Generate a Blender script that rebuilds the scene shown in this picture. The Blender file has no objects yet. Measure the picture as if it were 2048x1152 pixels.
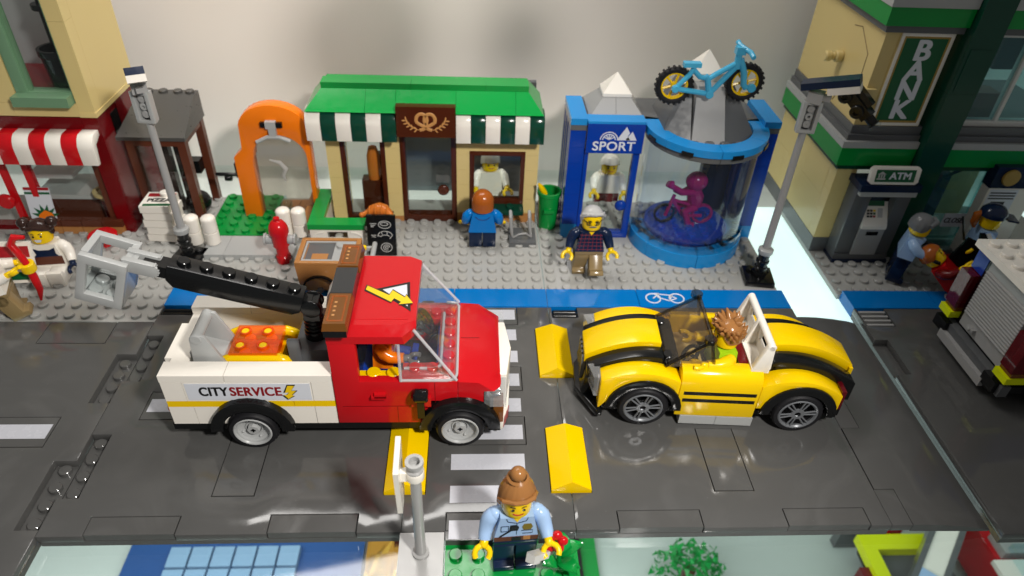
import bpy, bmesh, math, random
from mathutils import Matrix, Vector
R = math.radians
random.seed(7)
sc = bpy.context.scene
col = sc.collection
sc.unit_settings.scale_length = 0.008          # one unit is one stud, 8 mm

# ---------------------------------------------------------------- camera
cd = bpy.data.cameras.new('camera'); cam = bpy.data.objects.new('camera', cd); col.objects.link(cam)
cam.location = (-4.8016, -18.4144, 29.1028); cam.rotation_euler = (0.9116, -0.0385, -0.0408)
cd.sensor_width = 36; cd.lens = 1399.54 * 36 / 2048; cd.clip_start = .5; cd.clip_end = 600
cd.dof.use_dof = True; cd.dof.focus_distance = 34.5; cd.dof.aperture_fstop = .12
sc.camera = cam
# ---------------------------------------------------------------- light
w = bpy.data.worlds.new('World'); sc.world = w; w.use_nodes = True
bg = w.node_tree.nodes['Background']; bg.inputs[0].default_value = (1, .98, .96, 1); bg.inputs[1].default_value = .16
def area(name, loc, target, power, sx, sy, color, spread=180):
    l = bpy.data.lights.new(name, 'AREA'); l.shape = 'RECTANGLE'; l.size = sx; l.size_y = sy; l.energy = power; l.color = color; l.spread = R(spread)
    o = bpy.data.objects.new(name, l); col.objects.link(o); o.location = loc
    o.rotation_euler = (Vector(target) - Vector(loc)).to_track_quat('-Z', 'Y').to_euler(); return o
def spot(name, loc, target, power, angle, blend, size, color):
    l = bpy.data.lights.new(name, 'SPOT'); l.energy = power; l.spot_size = R(angle); l.spot_blend = blend; l.shadow_soft_size = size; l.color = color
    o = bpy.data.objects.new(name, l); col.objects.link(o); o.location = loc; o.rotation_euler = (Vector(target) - Vector(loc)).to_track_quat('-Z', 'Y').to_euler(); return o
spot('spot_lamp', (14, -26, 47), (-10, 9, 2), 146000, 63, .75, 2.6, (1, .955, .90))
area('case_lamp', (-14, 28, 54), (-12, 18, 0), 12500, 36, 8, (1, .97, .93))
area('wall_fill_light', (-6, 25, 38), (-8, 36, 18), 1900, 56, 2, (1, .95, .89), 80)  # added fill light that brightens the back wall
area('lower_lamp', (-22, -2, -4), (-14, 16, -42), 20000, 60, 4, (1, 1, 1))
sc.view_settings.view_transform = 'Standard'; sc.view_settings.look = 'None'
sc.view_settings.exposure = 0.0; sc.view_settings.gamma = 1

# ---------------------------------------------------------------- materials
MATS = {}
def lin(h):
    c = [int(h[i:i + 2], 16) / 255 for i in (0, 2, 4)]
    return tuple(x / 12.92 if x < .04045 else ((x + .055) / 1.055) ** 2.4 for x in c) + (1,)
def plastic(name, hexc, rough=.17, var=.05, bump=.0, scale=3.0, metal=0.0, spec=.36):
    m = bpy.data.materials.new(name); m.use_nodes = True; nt = m.node_tree; p = nt.nodes['Principled BSDF']
    p.inputs['Base Color'].default_value = lin(hexc); p.inputs['Metallic'].default_value = metal
    p.inputs['Specular IOR Level'].default_value = spec
    tc = nt.nodes.new('ShaderNodeTexCoord'); n = nt.nodes.new('ShaderNodeTexNoise'); n.inputs['Scale'].default_value = scale; n.inputs['Detail'].default_value = 5
    nt.links.new(tc.outputs['Object'], n.inputs['Vector'])
    mr = nt.nodes.new('ShaderNodeMapRange'); mr.inputs[1].default_value = .3; mr.inputs[2].default_value = .7
    mr.inputs[3].default_value = max(.02, rough - var * .6); mr.inputs[4].default_value = rough + var
    nt.links.new(n.outputs[0], mr.inputs[0]); nt.links.new(mr.outputs[0], p.inputs['Roughness'])
    b = nt.nodes.new('ShaderNodeBump'); b.inputs['Strength'].default_value = bump or .006; b.inputs['Distance'].default_value = .02
    n2 = nt.nodes.new('ShaderNodeTexNoise'); n2.inputs['Scale'].default_value = 2.2; nt.links.new(tc.outputs['Object'], n2.inputs['Vector'])
    nt.links.new(n2.outputs[0], b.inputs['Height']); nt.links.new(b.outputs[0], p.inputs['Normal'])
    MATS[name] = m; return m
def smudges(m, amount=.16, speck=.35):
    """finger smears and dust specks: roughness and a faint lightening, fixed to the surface"""
    nt = m.node_tree; p = nt.nodes['Principled BSDF']; tc = nt.nodes.new('ShaderNodeTexCoord'); base = tuple(p.inputs['Base Color'].default_value)
    n1 = nt.nodes.new('ShaderNodeTexNoise'); n1.inputs['Scale'].default_value = .22; n1.inputs['Detail'].default_value = 6; n1.inputs['Distortion'].default_value = 2.5
    n2 = nt.nodes.new('ShaderNodeTexVoronoi'); n2.inputs['Scale'].default_value = 1.1; n2.inputs['Randomness'].default_value = 1
    nt.links.new(tc.outputs['Object'], n1.inputs['Vector']); nt.links.new(tc.outputs['Object'], n2.inputs['Vector'])
    r1 = nt.nodes.new('ShaderNodeMapRange'); r1.inputs[1].default_value = .5; r1.inputs[2].default_value = .72; r1.inputs[3].default_value = 0; r1.inputs[4].default_value = amount; nt.links.new(n1.outputs[0], r1.inputs[0])
    r2 = nt.nodes.new('ShaderNodeMapRange'); r2.inputs[1].default_value = .05; r2.inputs[2].default_value = .02; r2.inputs[3].default_value = 0; r2.inputs[4].default_value = speck; nt.links.new(n2.outputs['Distance'], r2.inputs[0])
    ad = nt.nodes.new('ShaderNodeMath'); ad.operation = 'ADD'; nt.links.new(r1.outputs[0], ad.inputs[0]); nt.links.new(r2.outputs[0], ad.inputs[1])
    mx = nt.nodes.new('ShaderNodeMixRGB'); mx.inputs[1].default_value = base; mx.inputs[2].default_value = tuple(min(1, c * 1.7 + .02) for c in base[:3]) + (1,); nt.links.new(ad.outputs[0], mx.inputs[0]); nt.links.new(mx.outputs[0], p.inputs['Base Color'])
    old = p.inputs['Roughness'].links[0].from_socket; a2 = nt.nodes.new('ShaderNodeMath'); a2.operation = 'MULTIPLY_ADD'; a2.inputs[1].default_value = .6; nt.links.new(r1.outputs[0], a2.inputs[0]); nt.links.new(old, a2.inputs[2]); nt.links.new(a2.outputs[0], p.inputs['Roughness'])
def clear(name, color, fac=.9, gloss=(1, 1, 1, 1), base=None, amt=.0):
    """thin moulded transparent plastic: transparent filter + fresnel gloss (+ a little body colour)"""
    m = bpy.data.materials.new(name); m.use_nodes = True; nt = m.node_tree; nt.nodes.clear()
    o = nt.nodes.new('ShaderNodeOutputMaterial'); t = nt.nodes.new('ShaderNodeBsdfTransparent'); t.inputs[0].default_value = color
    g = nt.nodes.new('ShaderNodeBsdfGlossy'); g.inputs['Roughness'].default_value = .05; g.inputs[0].default_value = gloss
    fr0 = nt.nodes.new('ShaderNodeFresnel'); fr0.inputs[0].default_value = 1.5; ge = nt.nodes.new('ShaderNodeNewGeometry'); iv = nt.nodes.new('ShaderNodeMath'); iv.operation = 'SUBTRACT'; iv.inputs[0].default_value = 1; nt.links.new(ge.outputs['Backfacing'], iv.inputs[1]); fr = nt.nodes.new('ShaderNodeMath'); fr.operation = 'MULTIPLY'; nt.links.new(fr0.outputs[0], fr.inputs[0]); nt.links.new(iv.outputs[0], fr.inputs[1])
    mx = nt.nodes.new('ShaderNodeMixShader'); last = t
    if base:
        d = nt.nodes.new('ShaderNodeBsdfDiffuse'); d.inputs[0].default_value = base; m2 = nt.nodes.new('ShaderNodeMixShader'); m2.inputs[0].default_value = amt
        nt.links.new(t.outputs[0], m2.inputs[1]); nt.links.new(d.outputs[0], m2.inputs[2]); last = m2
    nt.links.new(fr.outputs[0], mx.inputs[0]); nt.links.new(last.outputs[0], mx.inputs[1]); nt.links.new(g.outputs[0], mx.inputs[2]); nt.links.new(mx.outputs[0], o.inputs[0])
    MATS[name] = m; return m
for n_, h_ in dict(white='EFEAE0', lgray='A9ABAA', mgray='A2A2A1', dgray='5E6062', road='545452', black='121314', red='C4141C', dred='6A0A10', yellow='F2C800', blue='0A3A9C',
                   lane='0072C0', azure='1E8AD0', green='0B8A3A', bgreen='0C9440', dgreen='0C4030', tan='D9C384', dtan='8D7852', nougat='B07A45', brown='4A2112', rbrown='5C3020', dbrown='2C1C18',
                   orange='F07A10', sky='4CB4DC', lblue='9DBBE0', navy='14233F', magenta='A81560', lime='9CC81C', sand='6E9272', skin='F4CC0C', hairbrown='9A6A3C', hairred='A0541C', hairgray='6C6E70', hairlight='B4B4B2', hairdark='33231F',
                   gold='7A6A20', croissant='C8702A', purple='5A3AA0', neon='DCE800', silver='C8C8C4').items():
    plastic(n_, h_)
plastic('road', '525251', .08, .05, scale=.35, spec=.5)
plastic('pave', 'AAAAA6'); plastic('print_stripe', 'BEC0C8', .25)
plastic('deepblue', '1E4A86', .3); plastic('panelblue', '7F9FBE', .35)
plastic('charcoal', '343536')
smudges(MATS['road'])
plastic('rubber', '17171A', .55, .1)
plastic('chrome', 'C8C8C8', .16, .05, metal=1)
plastic('alloy', '75787C', .3, .08, metal=.25); plastic('roofgray', '4C4B49', .3)
plastic('rimgray', 'A8AAAA', .3, .06)
plastic('goldfoil', 'C09040', .15, .1, metal=1, bump=.8)
plastic('print_white', 'D6DAE2', .35); plastic('print_black', '101010', .35); plastic('print_red', 'A01420', .35); plastic('print_dred', '8A1018', .35)
plastic('print_yellow', 'F0C810', .35); plastic('print_green', '0C5A34', .35); plastic('print_blue', '0A2A70', .35); plastic('print_gold', 'A88A40', .35); plastic('print_tan', 'C08A50', .35); plastic('print_gray', 'B8B8B6', .35)
clear('clear', (.93, .95, .95, 1)); clear('wclear', (.97, .97, .97, 1), base=(.85, .8, .8, 1), amt=.025); clear('smoke', (.78, .75, .71, 1), base=(.30, .28, .25, 1), amt=.10); clear('smokedark', (.55, .52, .48, 1))
clear('amber', (1, .50, .10, 1), base=(.95, .28, .01, 1), amt=.2); clear('tred', (.35, .01, .03, 1), base=(.3, .01, .02, 1), amt=.3)
clear('tblue', (.2, .45, .95, 1), base=(.03, .12, .6, 1), amt=.45); clear('tlight', (.80, .93, .95, 1)); clear('aqua', (.66, .90, .92, 1), base=(.12, .34, .38, 1), amt=.14); clear('glass', (.93, .965, .955, 1)); clear('showglass', (.84, .89, .96, 1), base=(.6, .7, .85, 1), amt=.012); clear('edgeglass', (.95, .96, .97, 1), base=(.8, .8, .82, 1), amt=.45)
clear('lampglass', (.95, .96, .97, 1), base=(.7, .72, .72, 1), amt=.18)
clear('ambertop', (.55, .22, .06, 1), base=(.35, .13, .02, 1), amt=.45)
def M(x): return MATS[x] if isinstance(x, str) else x
def emit(name, c, s):
    m = bpy.data.materials.new(name); m.use_nodes = True; nt = m.node_tree; p = nt.nodes['Principled BSDF']
    p.inputs['Base Color'].default_value = (.8, .85, .84, 1); p.inputs['Emission Color'].default_value = c; p.inputs['Emission Strength'].default_value = s; p.inputs['Roughness'].default_value = .3
    MATS[name] = m
emit('lightpanel', (.80, .96, .94, 1), 1.0)

# ---------------------------------------------------------------- building helpers
def thing(name, label, cat, loc=(0, 0, 0), rz=0, group=None, rx=0, ry=0):
    o = bpy.data.objects.new(name, None); col.objects.link(o); o.empty_display_size = .2
    o.location = loc; o.rotation_euler = (R(rx), R(ry), R(rz)); tag(o, label, cat, group); return o
def tag(o, label, cat=None, group=None):
    o['label'] = label
    if cat: o['category'] = cat
    if group: o['group'] = group
    return o
def basis(o):
    m = Matrix.LocRotScale(o.location, o.rotation_euler, o.scale)
    return basis(o.parent) @ m if o.parent else m
class G:
    def __init__(s, m=None): s.bm = bmesh.new(); s.M = m or Matrix(); s.mats = []; s.i = 0
    def mat(s, name):
        if name not in s.mats: s.mats.append(name)
        s.i = s.mats.index(name); return s
    def at(s, loc=(0, 0, 0), rx=0, ry=0, rz=0):
        s.M = Matrix.LocRotScale(loc, Matrix.Rotation(R(rz), 3, 'Z') @ Matrix.Rotation(R(ry), 3, 'Y') @ Matrix.Rotation(R(rx), 3, 'X'), None); return s
    def v(s, p): return s.bm.verts.new(s.M @ Vector(p))
    def f(s, vs):
        try: q = s.bm.faces.new(vs); q.material_index = s.i; return q
        except ValueError: pass
    def box(s, x0, y0, z0, x1, y1, z1):
        x0, x1 = sorted((x0, x1)); y0, y1 = sorted((y0, y1)); z0, z1 = sorted((z0, z1))
        return s.hexa([(x0, y0, z0), (x1, y0, z0), (x1, y1, z0), (x0, y1, z0), (x0, y0, z1), (x1, y0, z1), (x1, y1, z1), (x0, y1, z1)])
    def hexa(s, p):
        v = [s.v(q) for q in p]
        for a in ((3, 2, 1, 0), (4, 5, 6, 7), (0, 1, 5, 4), (1, 2, 6, 5), (2, 3, 7, 6), (3, 0, 4, 7)): s.f([v[i] for i in a])
        return s
    def poly(s, pts, ax, a, b):
        """prism of a 2D outline: ax 'y' -> pts are (x,z), 'x' -> (y,z), 'z' -> (x,y)"""
        def P(p, t): return (p[0], t, p[1]) if ax == 'y' else (t, p[0], p[1]) if ax == 'x' else (p[0], p[1], t)
        A = [s.v(P(p, a)) for p in pts]; B = [s.v(P(p, b)) for p in pts]; n = len(pts)
        f1 = s.f(A); f2 = s.f(B[::-1]); fs = [f1, f2] + [s.f([A[i], B[i], B[(i + 1) % n], A[(i + 1) % n]]) for i in range(n)]
        bmesh.ops.recalc_face_normals(s.bm, faces=[q for q in fs if q]); return s
    def lathe(s, prof, c=(0, 0, 0), ax='z', n=20, closed=False):
        """prof: (radius, height) list; open ends with radius 0 are capped by a point fan"""
        rings = []
        for r, h in prof:
            ring = []
            for k in range(n if r > 1e-6 else 1):
                a = 2 * math.pi * k / n; x, y = r * math.cos(a), r * math.sin(a)
                p = (x, y, h) if ax == 'z' else (x, h, y) if ax == 'y' else (h, x, y)
                ring.append(s.v((c[0] + p[0], c[1] + p[1], c[2] + p[2])))
            rings.append(ring)
        fs = []
        for A, B in list(zip(rings, rings[1:])) + ([(rings[-1], rings[0])] if closed else []):
            for k in range(n):
                k2 = (k + 1) % n
                q = [A[k % len(A)], A[k2 % len(A)], B[k2 % len(B)], B[k % len(B)]]; u = []
                for x in q:
                    if x not in u: u.append(x)
                if len(u) > 2: fs.append(s.f(u))
        bmesh.ops.recalc_face_normals(s.bm, faces=[q for q in fs if q]); return s
    def cyl(s, c, r, h, ax='z', n=20, b=.04, r2=None):
        r2 = r if r2 is None else r2
        return s.lathe([(0, 0), (r - b, 0), (r, b), (r2, h - b), (r2 - b, h), (0, h)], c, ax, n)
    def pipe(s, c, r, ri, h, ax='z', n=20):
        return s.lathe([(ri, 0), (r - .03, 0), (r, .03), (r, h - .03), (r - .03, h), (ri, h)], c, ax, n, closed=True)
    def stud(s, x, y, z, n=14, r=.3, h=.21): return s.lathe([(r, 0), (r, h - .035), (r - .035, h), (0, h)], (x, y, z), 'z', n)
    def sph(s, c, r, sc_=(1, 1, 1), n=16, m=10):
        return s.lathe2([(math.sin(math.pi * k / m) * r, -math.cos(math.pi * k / m) * r) for k in range(m + 1)], c, sc_, n)
    def lathe2(s, prof, c, k3, n):
        M0 = s.M; s.M = M0 @ Matrix.Translation(c) @ Matrix.Diagonal((k3[0], k3[1], k3[2], 1)); s.lathe(prof, n=n); s.M = M0; return s
    def tube(s, pts, r, n=10, closed=False):
        P = [Vector(p) for p in pts]; rr = r if isinstance(r, (list, tuple)) else [r] * len(P); rings = []; up = None; N = len(P)
        for i, p in enumerate(P):
            a = P[i - 1] if i or closed else p; b = P[(i + 1) % N] if i < N - 1 or closed else p
            d = (b - a).normalized(); up = up if up is not None else (Vector((0, 0, 1)) if abs(d.z) < .9 else Vector((1, 0, 0)))
            x = up.cross(d)
            if x.length < 1e-4: x = Vector((0, 1, 0)).cross(d)
            x.normalize(); y = d.cross(x).normalized(); up = y
            rings.append([s.v(p + x * math.cos(2 * math.pi * k / n) * rr[i] + y * math.sin(2 * math.pi * k / n) * rr[i]) for k in range(n)])
        fs = []
        for A, B in list(zip(rings, rings[1:])) + ([(rings[-1], rings[0])] if closed else []):
            fs += [s.f([A[k], A[(k + 1) % n], B[(k + 1) % n], B[k]]) for k in range(n)]
        if not closed: fs += [s.f(rings[0][::-1]), s.f(rings[-1])]
        bmesh.ops.recalc_face_normals(s.bm, faces=[q for q in fs if q]); return s
    def grid(s, xs, ys, holes, z0, z1, ax='z'):
        """slab with rectangular holes; ax is the thickness axis (as in poly)"""
        for h in holes: xs = xs + [h[0], h[2]]; ys = ys + [h[1], h[3]]
        xs = sorted(set(xs)); ys = sorted(set(ys)); nx, ny = len(xs) - 1, len(ys) - 1
        def P(x, y, z): return (x, y, z) if ax == 'z' else (x, z, y) if ax == 'y' else (z, x, y)
        on = [[not any(h[0] < (xs[i] + xs[i + 1]) / 2 < h[2] and h[1] < (ys[j] + ys[j + 1]) / 2 < h[3] for h in holes) for j in range(ny)] for i in range(nx)]
        V = {}
        def g(i, j, k):
            if (i, j, k) not in V: V[i, j, k] = s.v(P(xs[i], ys[j], (z0, z1)[k]))
            return V[i, j, k]
        fs = []
        for i in range(nx):
            for j in range(ny):
                if not on[i][j]: continue
                fs.append(s.f([g(i, j, 1), g(i + 1, j, 1), g(i + 1, j + 1, 1), g(i, j + 1, 1)])); fs.append(s.f([g(i, j + 1, 0), g(i + 1, j + 1, 0), g(i + 1, j, 0), g(i, j, 0)]))
                for di, dj, a, b in ((0, -1, (i, j), (i + 1, j)), (1, 0, (i + 1, j), (i + 1, j + 1)), (0, 1, (i + 1, j + 1), (i, j + 1)), (-1, 0, (i, j + 1), (i, j))):
                    I, J = i + di, j + dj
                    if not (0 <= I < nx and 0 <= J < ny and on[I][J]): fs.append(s.f([g(*a, 0), g(*b, 0), g(*b, 1), g(*a, 1)]))
        bmesh.ops.recalc_face_normals(s.bm, faces=[q for q in fs if q]); return s
    def to(s, name, mat=None, parent=None, bevel=.03, seg=2, world=True, ang=32, kind=None, label=None, smooth=True):
        bm = s.bm
        bmesh.ops.dissolve_limit(bm, angle_limit=R(.5), verts=bm.verts, edges=bm.edges, delimit={'MATERIAL'}) if False else None
        if bevel:
            es = [e for e in bm.edges if len(e.link_faces) == 2 and e.calc_face_angle(0) > R(38)]
            if es: bmesh.ops.bevel(bm, geom=es, offset=bevel, segments=seg, profile=.5, affect='EDGES', clamp_overlap=True)
        if parent is not None and world: bm.transform(basis(parent).inverted())
        me = bpy.data.meshes.new(name); bm.to_mesh(me); bm.free()
        for mm in (s.mats or [mat]): me.materials.append(M(mm))
        if smooth:
            me.shade_smooth(); me.set_sharp_from_angle(angle=R(ang))
        o = bpy.data.objects.new(name, me); col.objects.link(o); o.parent = parent
        if kind: o['kind'] = kind
        if label: o['label'] = label
        return o
def copy_part(o, off, parent=None):
    c = o.copy(); col.objects.link(c); c.parent = parent or o.parent; c.location = o.location + Vector(off); return c
def copy_tree(o, parent=None):
    c = o.copy(); col.objects.link(c); c.parent = parent
    for ch in list(o.children): copy_tree(ch, c)
    return c
def arc(cx, cy, r, a0, a1, n=16): return [(cx + r * math.cos(R(a0 + (a1 - a0) * k / n)), cy + r * math.sin(R(a0 + (a1 - a0) * k / n))) for k in range(n + 1)]
def text(s, size, mat, parent, mtx, bold=0.0, sx=1.0, name='lettering', depth=.008, shear=0.0, space=1.0, width=None):
    cu = bpy.data.curves.new('t', 'FONT'); cu.body = s; cu.size = size; cu.align_x = 'CENTER'; cu.align_y = 'CENTER'; cu.extrude = depth; cu.shear = shear; cu.space_character = space
    o = bpy.data.objects.new('t', cu); col.objects.link(o); dg = bpy.context.evaluated_depsgraph_get(); me = bpy.data.meshes.new_from_object(o.evaluated_get(dg)); bpy.data.objects.remove(o)
    bm = bmesh.new(); bm.from_mesh(me); xs = [v.co.x for v in bm.verts]; w0 = max(xs) - min(xs)
    if width: sx = (width - 2 * bold) / w0
    bmesh.ops.scale(bm, vec=(sx, 1, 1), verts=bm.verts); src = bm.copy(); k = 0
    for dx, dy in ((-1, 0), (1, 0), (0, .6), (0, -.6), (.7, .5), (-.7, .5), (.7, -.5), (-.7, -.5)) if bold else ():
        k += 1; m2 = bpy.data.meshes.new('c'); src.to_mesh(m2); m2.transform(Matrix.Translation((dx * bold, dy * bold, k * .0006))); bm.from_mesh(m2)
    bm.to_mesh(me); bm.free(); src.free()
    m = mtx
    if parent is not None: m = basis(parent).inverted() @ m
    me.transform(m); me.materials.clear(); me.materials.append(M(mat)); q = bpy.data.objects.new(name, me); col.objects.link(q); q.parent = parent; return q
def TM(loc, rx=0, ry=0, rz=0): return Matrix.Translation(loc) @ Matrix.Rotation(R(rz), 4, 'Z') @ Matrix.Rotation(R(ry), 4, 'Y') @ Matrix.Rotation(R(rx), 4, 'X')
def front(x, y, z): return TM((x, y, z), 90)      # lettering that faces the viewer (-y)
def plane_poly(g, pts, mtx, d=.014):
    """a flat print: outline pts in a 2D plane placed by mtx, d thick"""
    M0 = g.M; g.M = mtx; g.poly(pts, 'z', 0, d); g.M = M0
def struct(o): o['kind'] = 'structure'; return o

# ---------------------------------------------------------------- the setting: wall, glass shelf, lower shelf
def wallmat():
    m = plastic('wallpaint', 'E6DED6', .5, .1, bump=.05); nt = m.node_tree; p = nt.nodes['Principled BSDF']; return m
wallmat()
struct(G().box(-90, 36, -70, 90, 37, 60).to('back_wall', 'wallpaint', bevel=0))
sh = struct(G().box(-70, -30, -.75, 70, 35.9, -.004).to('glass_shelf', 'glass', bevel=0))
struct(G().box(-70, 2.2, -1.6, 70, 31.6, -.9).to('light_panel', 'lightpanel', bevel=0))
plastic('shelfgray', 'B9C2BE', .4)
struct(G().box(-90, -40, -43, 90, 35.9, -42).to('lower_shelf', 'shelfgray', bevel=0))

# roads -------------------------------------------------------------
def road(x0, y0, x1, y1, holes, name='road', z=.8, thick=.45):
    g = G(); g.grid([x0, x1], [y0, y1], holes, z - thick, z); o = struct(g.to(name, 'road', bevel=.025)); return o
def tilebox(x0, y0, x1, y1, parent, mat='road', z=.8, t=.4, g_=.05, name='tile'): return G().box(x0 + g_, y0 + g_, z - t, x1 - g_, y1 - g_, z).to(name, mat, parent, .02)
roads = []
def roadplate(x0, y0, x1, y1, tiles, pits=(), label=None):
    g = G(); g.grid([x0, x1], [y0, y1], [t[:4] for t in tiles] + [p[:4] for p in pits], .36, .8)
    o = struct(g.to('road', 'road', bevel=.022)); roads.append(o)
    G().box(x0 + .015, y0 + .04, .02, x1 - .015, y1 - .04, .35).to('underside', 'road', o, .02)
    for t in tiles:
        if len(t) == 4: tilebox(*t, o)
    return o
# straight road, right half
gap = .012
rr = roadplate(gap, 0, 15.0 - gap, 16.05, [(2, 0, 6, 1), (10, 0, 14, 1), (7, 2, 9, 6), (7, 10, 9, 14), (.0 + gap, 2, 1, 6, 0), (.0 + gap, 9.75, 1, 13.9, 0)], [(.2, 15.05, 1.85, 16.05), (4, 15.3, 5.6, 16.05)])
G().grid([15.0, 16.0 - gap], [0, 16.05], [(15, 2, 16, 5.95), (15, 9.6, 16, 13.6)], .36, .8).to('edge_strip', 'road', rr, .022)
# crosswalk plate
cw = roadplate(-8 + gap, 0, -gap, 16.05, [(-6, 0, -2, 1), (-6, 14.35, -2, 16.05), (-6, 4.95, -2, 6.9, 0), (-6, 8.75, -2, 10.7, 0), (-1, 2, -gap, 6, 0), (-1, 9.75, -gap, 13.9, 0), (-8 + gap, 2, -7, 6, 0), (-8 + gap, 9.75, -7, 13.9, 0)])
for a, b in ((4.95, 6.9), (8.75, 10.7)): tilebox(-6, a, -2, b, cw)
for k in range(9):
    yc = .08 + k * 1.905; ex = 0
    if k == 0: G().box(-5.98, -.45, .34, -2.02, 0, .8).to('kerb_tile', 'road', cw, .02)
    G().box(-5.84, yc - .48, .802, -2.16, yc + .48, .812).to('stripe', 'print_stripe', cw, 0)
# left plates
lr = roadplate(-24 + gap, 0, -8 - gap, 16.05, [(-22, 0, -18, 1), (-14, 0, -10, 1), (-17, 2, -15, 6), (-22.05, 6.75, -18, 8.75), (-17, 10, -15, 14), (-9, 2, -8 - gap, 6, 0), (-9, 9.75, -8 - gap, 13.9, 0)], [(-24 + gap, 2, -23, 5.8), (-24 + gap, 9.55, -23, 13.3), (-23.9, 15.2, -22, 16.05)])
G().box(-21.85, 7.3, .802, -18.2, 8.2, .812).to('stripe', 'print_stripe', lr, 0)
l2 = roadplate(-46, -6, -24 - gap, 14.55, [(-30, 12.6, -26.1, 14.55), (-30, 5.0, -26, 7.0), (-38, -.2, -36, 3.8), (-45, 5, -37, 7)], [(-25.08, .35, -24 - gap, 4.15), (-25.08, 7.95, -24 - gap, 11.7)])
G().box(-29.7, 5.55, .802, -26.17, 6.48, .812).to('stripe', 'print_stripe', l2, 0)
for i in range(4):
    for x, y in ((-23.5, 2.45 + i), (-23.5, 10.0 + i * .95)): G().stud(x, y, .36, 18).to('stud', 'road', lr, 0)
    for x, y in ((-24.5, .82 + i), (-24.5, 8.42 + i * .93)): G().stud(x, y, .36, 18).to('stud', 'road', l2, 0)
# ramp end
g = G(); tail = [(16.6, .8), (17.4, .75), (18.4, .63), (19.4, .45), (20.0, .28), (19.9, .2)]
for ya, yb, xs in ((0, 2.03, 16.02), (2.03, 5.92, 15.04), (5.92, 9.63, 16.02), (9.63, 13.57, 15.04), (13.57, 15.2, 16.02)): g.poly([(xs, .3), (xs, .8)] + tail, 'y', ya, yb)
ramp = struct(g.to('road', 'road', bevel=0)); ramp['label'] = 'sloping end of the road'
# pins in the slots
for xs in ((.3, 1.75), (-23.85, -22.1), (14.3, 15.9)):
    par = rr if xs[0] > 0 else lr
    for yy in (15.45, 15.8): G().cyl((xs[0], yy, .58), .16, xs[1] - xs[0], 'x', 12, .03).to('pin', 'black', par, 0)
    G().box(xs[0], 15.1, .3, xs[1], 16.0, .42).to('slot_floor', 'black', par, 0)
# bumps
def bump(x, y0, y1, lab):
    p = [(-1, .8), (-1, .82), (0, 1.25), (1, .82), (1, .8)]
    t = thing('speed_bump', lab, 'speed bump', (x, (y0 + y1) / 2, .78), 0, 'yellow speed bumps on the road')
    g = G(); L = y1 - y0; e = .16
    a = [(x - .97, y0 + .05), (x + .97, y0 + .05), (x + .97, y1 - .05), (x - .97, y1 - .05)]
    b = [g.v((px_, py_, .4)) for px_, py_ in a]; c = [g.v((px_, py_, .93)) for px_, py_ in a]; r0 = g.v((x, y0 + e, 1.42)); r1 = g.v((x, y1 - e, 1.42))
    g.f(b[::-1])
    for i in range(4): g.f([b[i], b[(i + 1) % 4], c[(i + 1) % 4], c[i]])
    g.f([c[0], c[1], r0]); g.f([c[2], c[3], r1]); g.f([c[1], c[2], r1, r0]); g.f([c[3], c[0], r0, r1])
    g.to('ridge', 'yellow', t, .02)
bump(0, 2, 6, 'yellow ridged speed bump in front of the car, the one nearer the viewer')
bump(0, 9.75, 13.9, 'yellow ridged speed bump beside the bonnet of the yellow car')
bump(-8, 2, 6, 'yellow ridged speed bump partly under the red and white truck, behind the signpost')
bump(-8, 9.75, 13.9, 'yellow speed bump hidden beneath the far side of the truck')
# bike lane tiles + base plates
def baseplate(name, x0, y0, x1, y1, mat, z=.4, skip=lambda x, y: False, label=None, z0=.0):
    g = G(); g.box(x0 + .02, y0 + .02, z0, x1 - .02, y1 - .02, z)
    bmesh.ops.bevel(g.bm, geom=list(g.bm.edges), offset=.03, segments=1, affect='EDGES')
    ny, nx = int(round(y1 - y0)), int(round(x1 - x0))
    for i in range(nx):
        for j in range(ny):
            x, y = x0 + (i + .5) * (x1 - x0) / nx, y0 + (j + .5) * (y1 - y0) / ny
            if not skip(x, y): g.stud(x, y, z, 12)
    o = struct(g.to(name, mat, None, 0));
    if label: o['label'] = label
    return o
def inr(x, y, *rs): return any(a < x < c and b < y < d for a, b, c, d in rs)
pv1 = baseplate('pavement', -24, 18, 0, 30, 'pave', skip=lambda x, y: inr(x, y, (-15, 27, 0, 33), (-24, 24, -16, 33), (-23.4, 21.7, -17, 24)), label='grey studded pavement in front of the bakery')
pv2 = baseplate('pavement', 0, 18, 16, 30, 'pave', label='grey studded pavement around the sports shop', skip=lambda x, y: inr(x, y, (2, 24, 6.6, 25.5), (13, 18, 16, 20.5)) or (x - 10) ** 2 + (y - 25) ** 2 < 14)
pv3 = baseplate('pavement', -46, 15, -24, 30, 'pave', label='grey studded pavement in front of the pizza shop', skip=lambda x, y: inr(x, y, (-46, 24.6, -30, 33)))
pv4 = baseplate('pavement', 20, 18, 40, 30, 'pave', label='grey studded pavement in front of the bank', skip=lambda x, y: y > 23)
for a, b, pv in [(-24, -18, pv1), (-18, -12, pv1), (-12, -6, pv1), (-6, 0, pv1), (0, 6, pv2), (6, 10, pv2), (10, 16, pv2)]:
    G().box(a + .02, 16.13, .02, b - .02, 17.97, .8).to('lane_tile', 'lane', pv, .03)
G().box(20.2, 16.13, .02, 26, 17.97, .8).to('lane_tile', 'lane', pv4, .03); G().box(26.04, 16.13, .02, 30, 17.97, .8).to('lane_tile', 'lane', pv4, .03)
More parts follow.
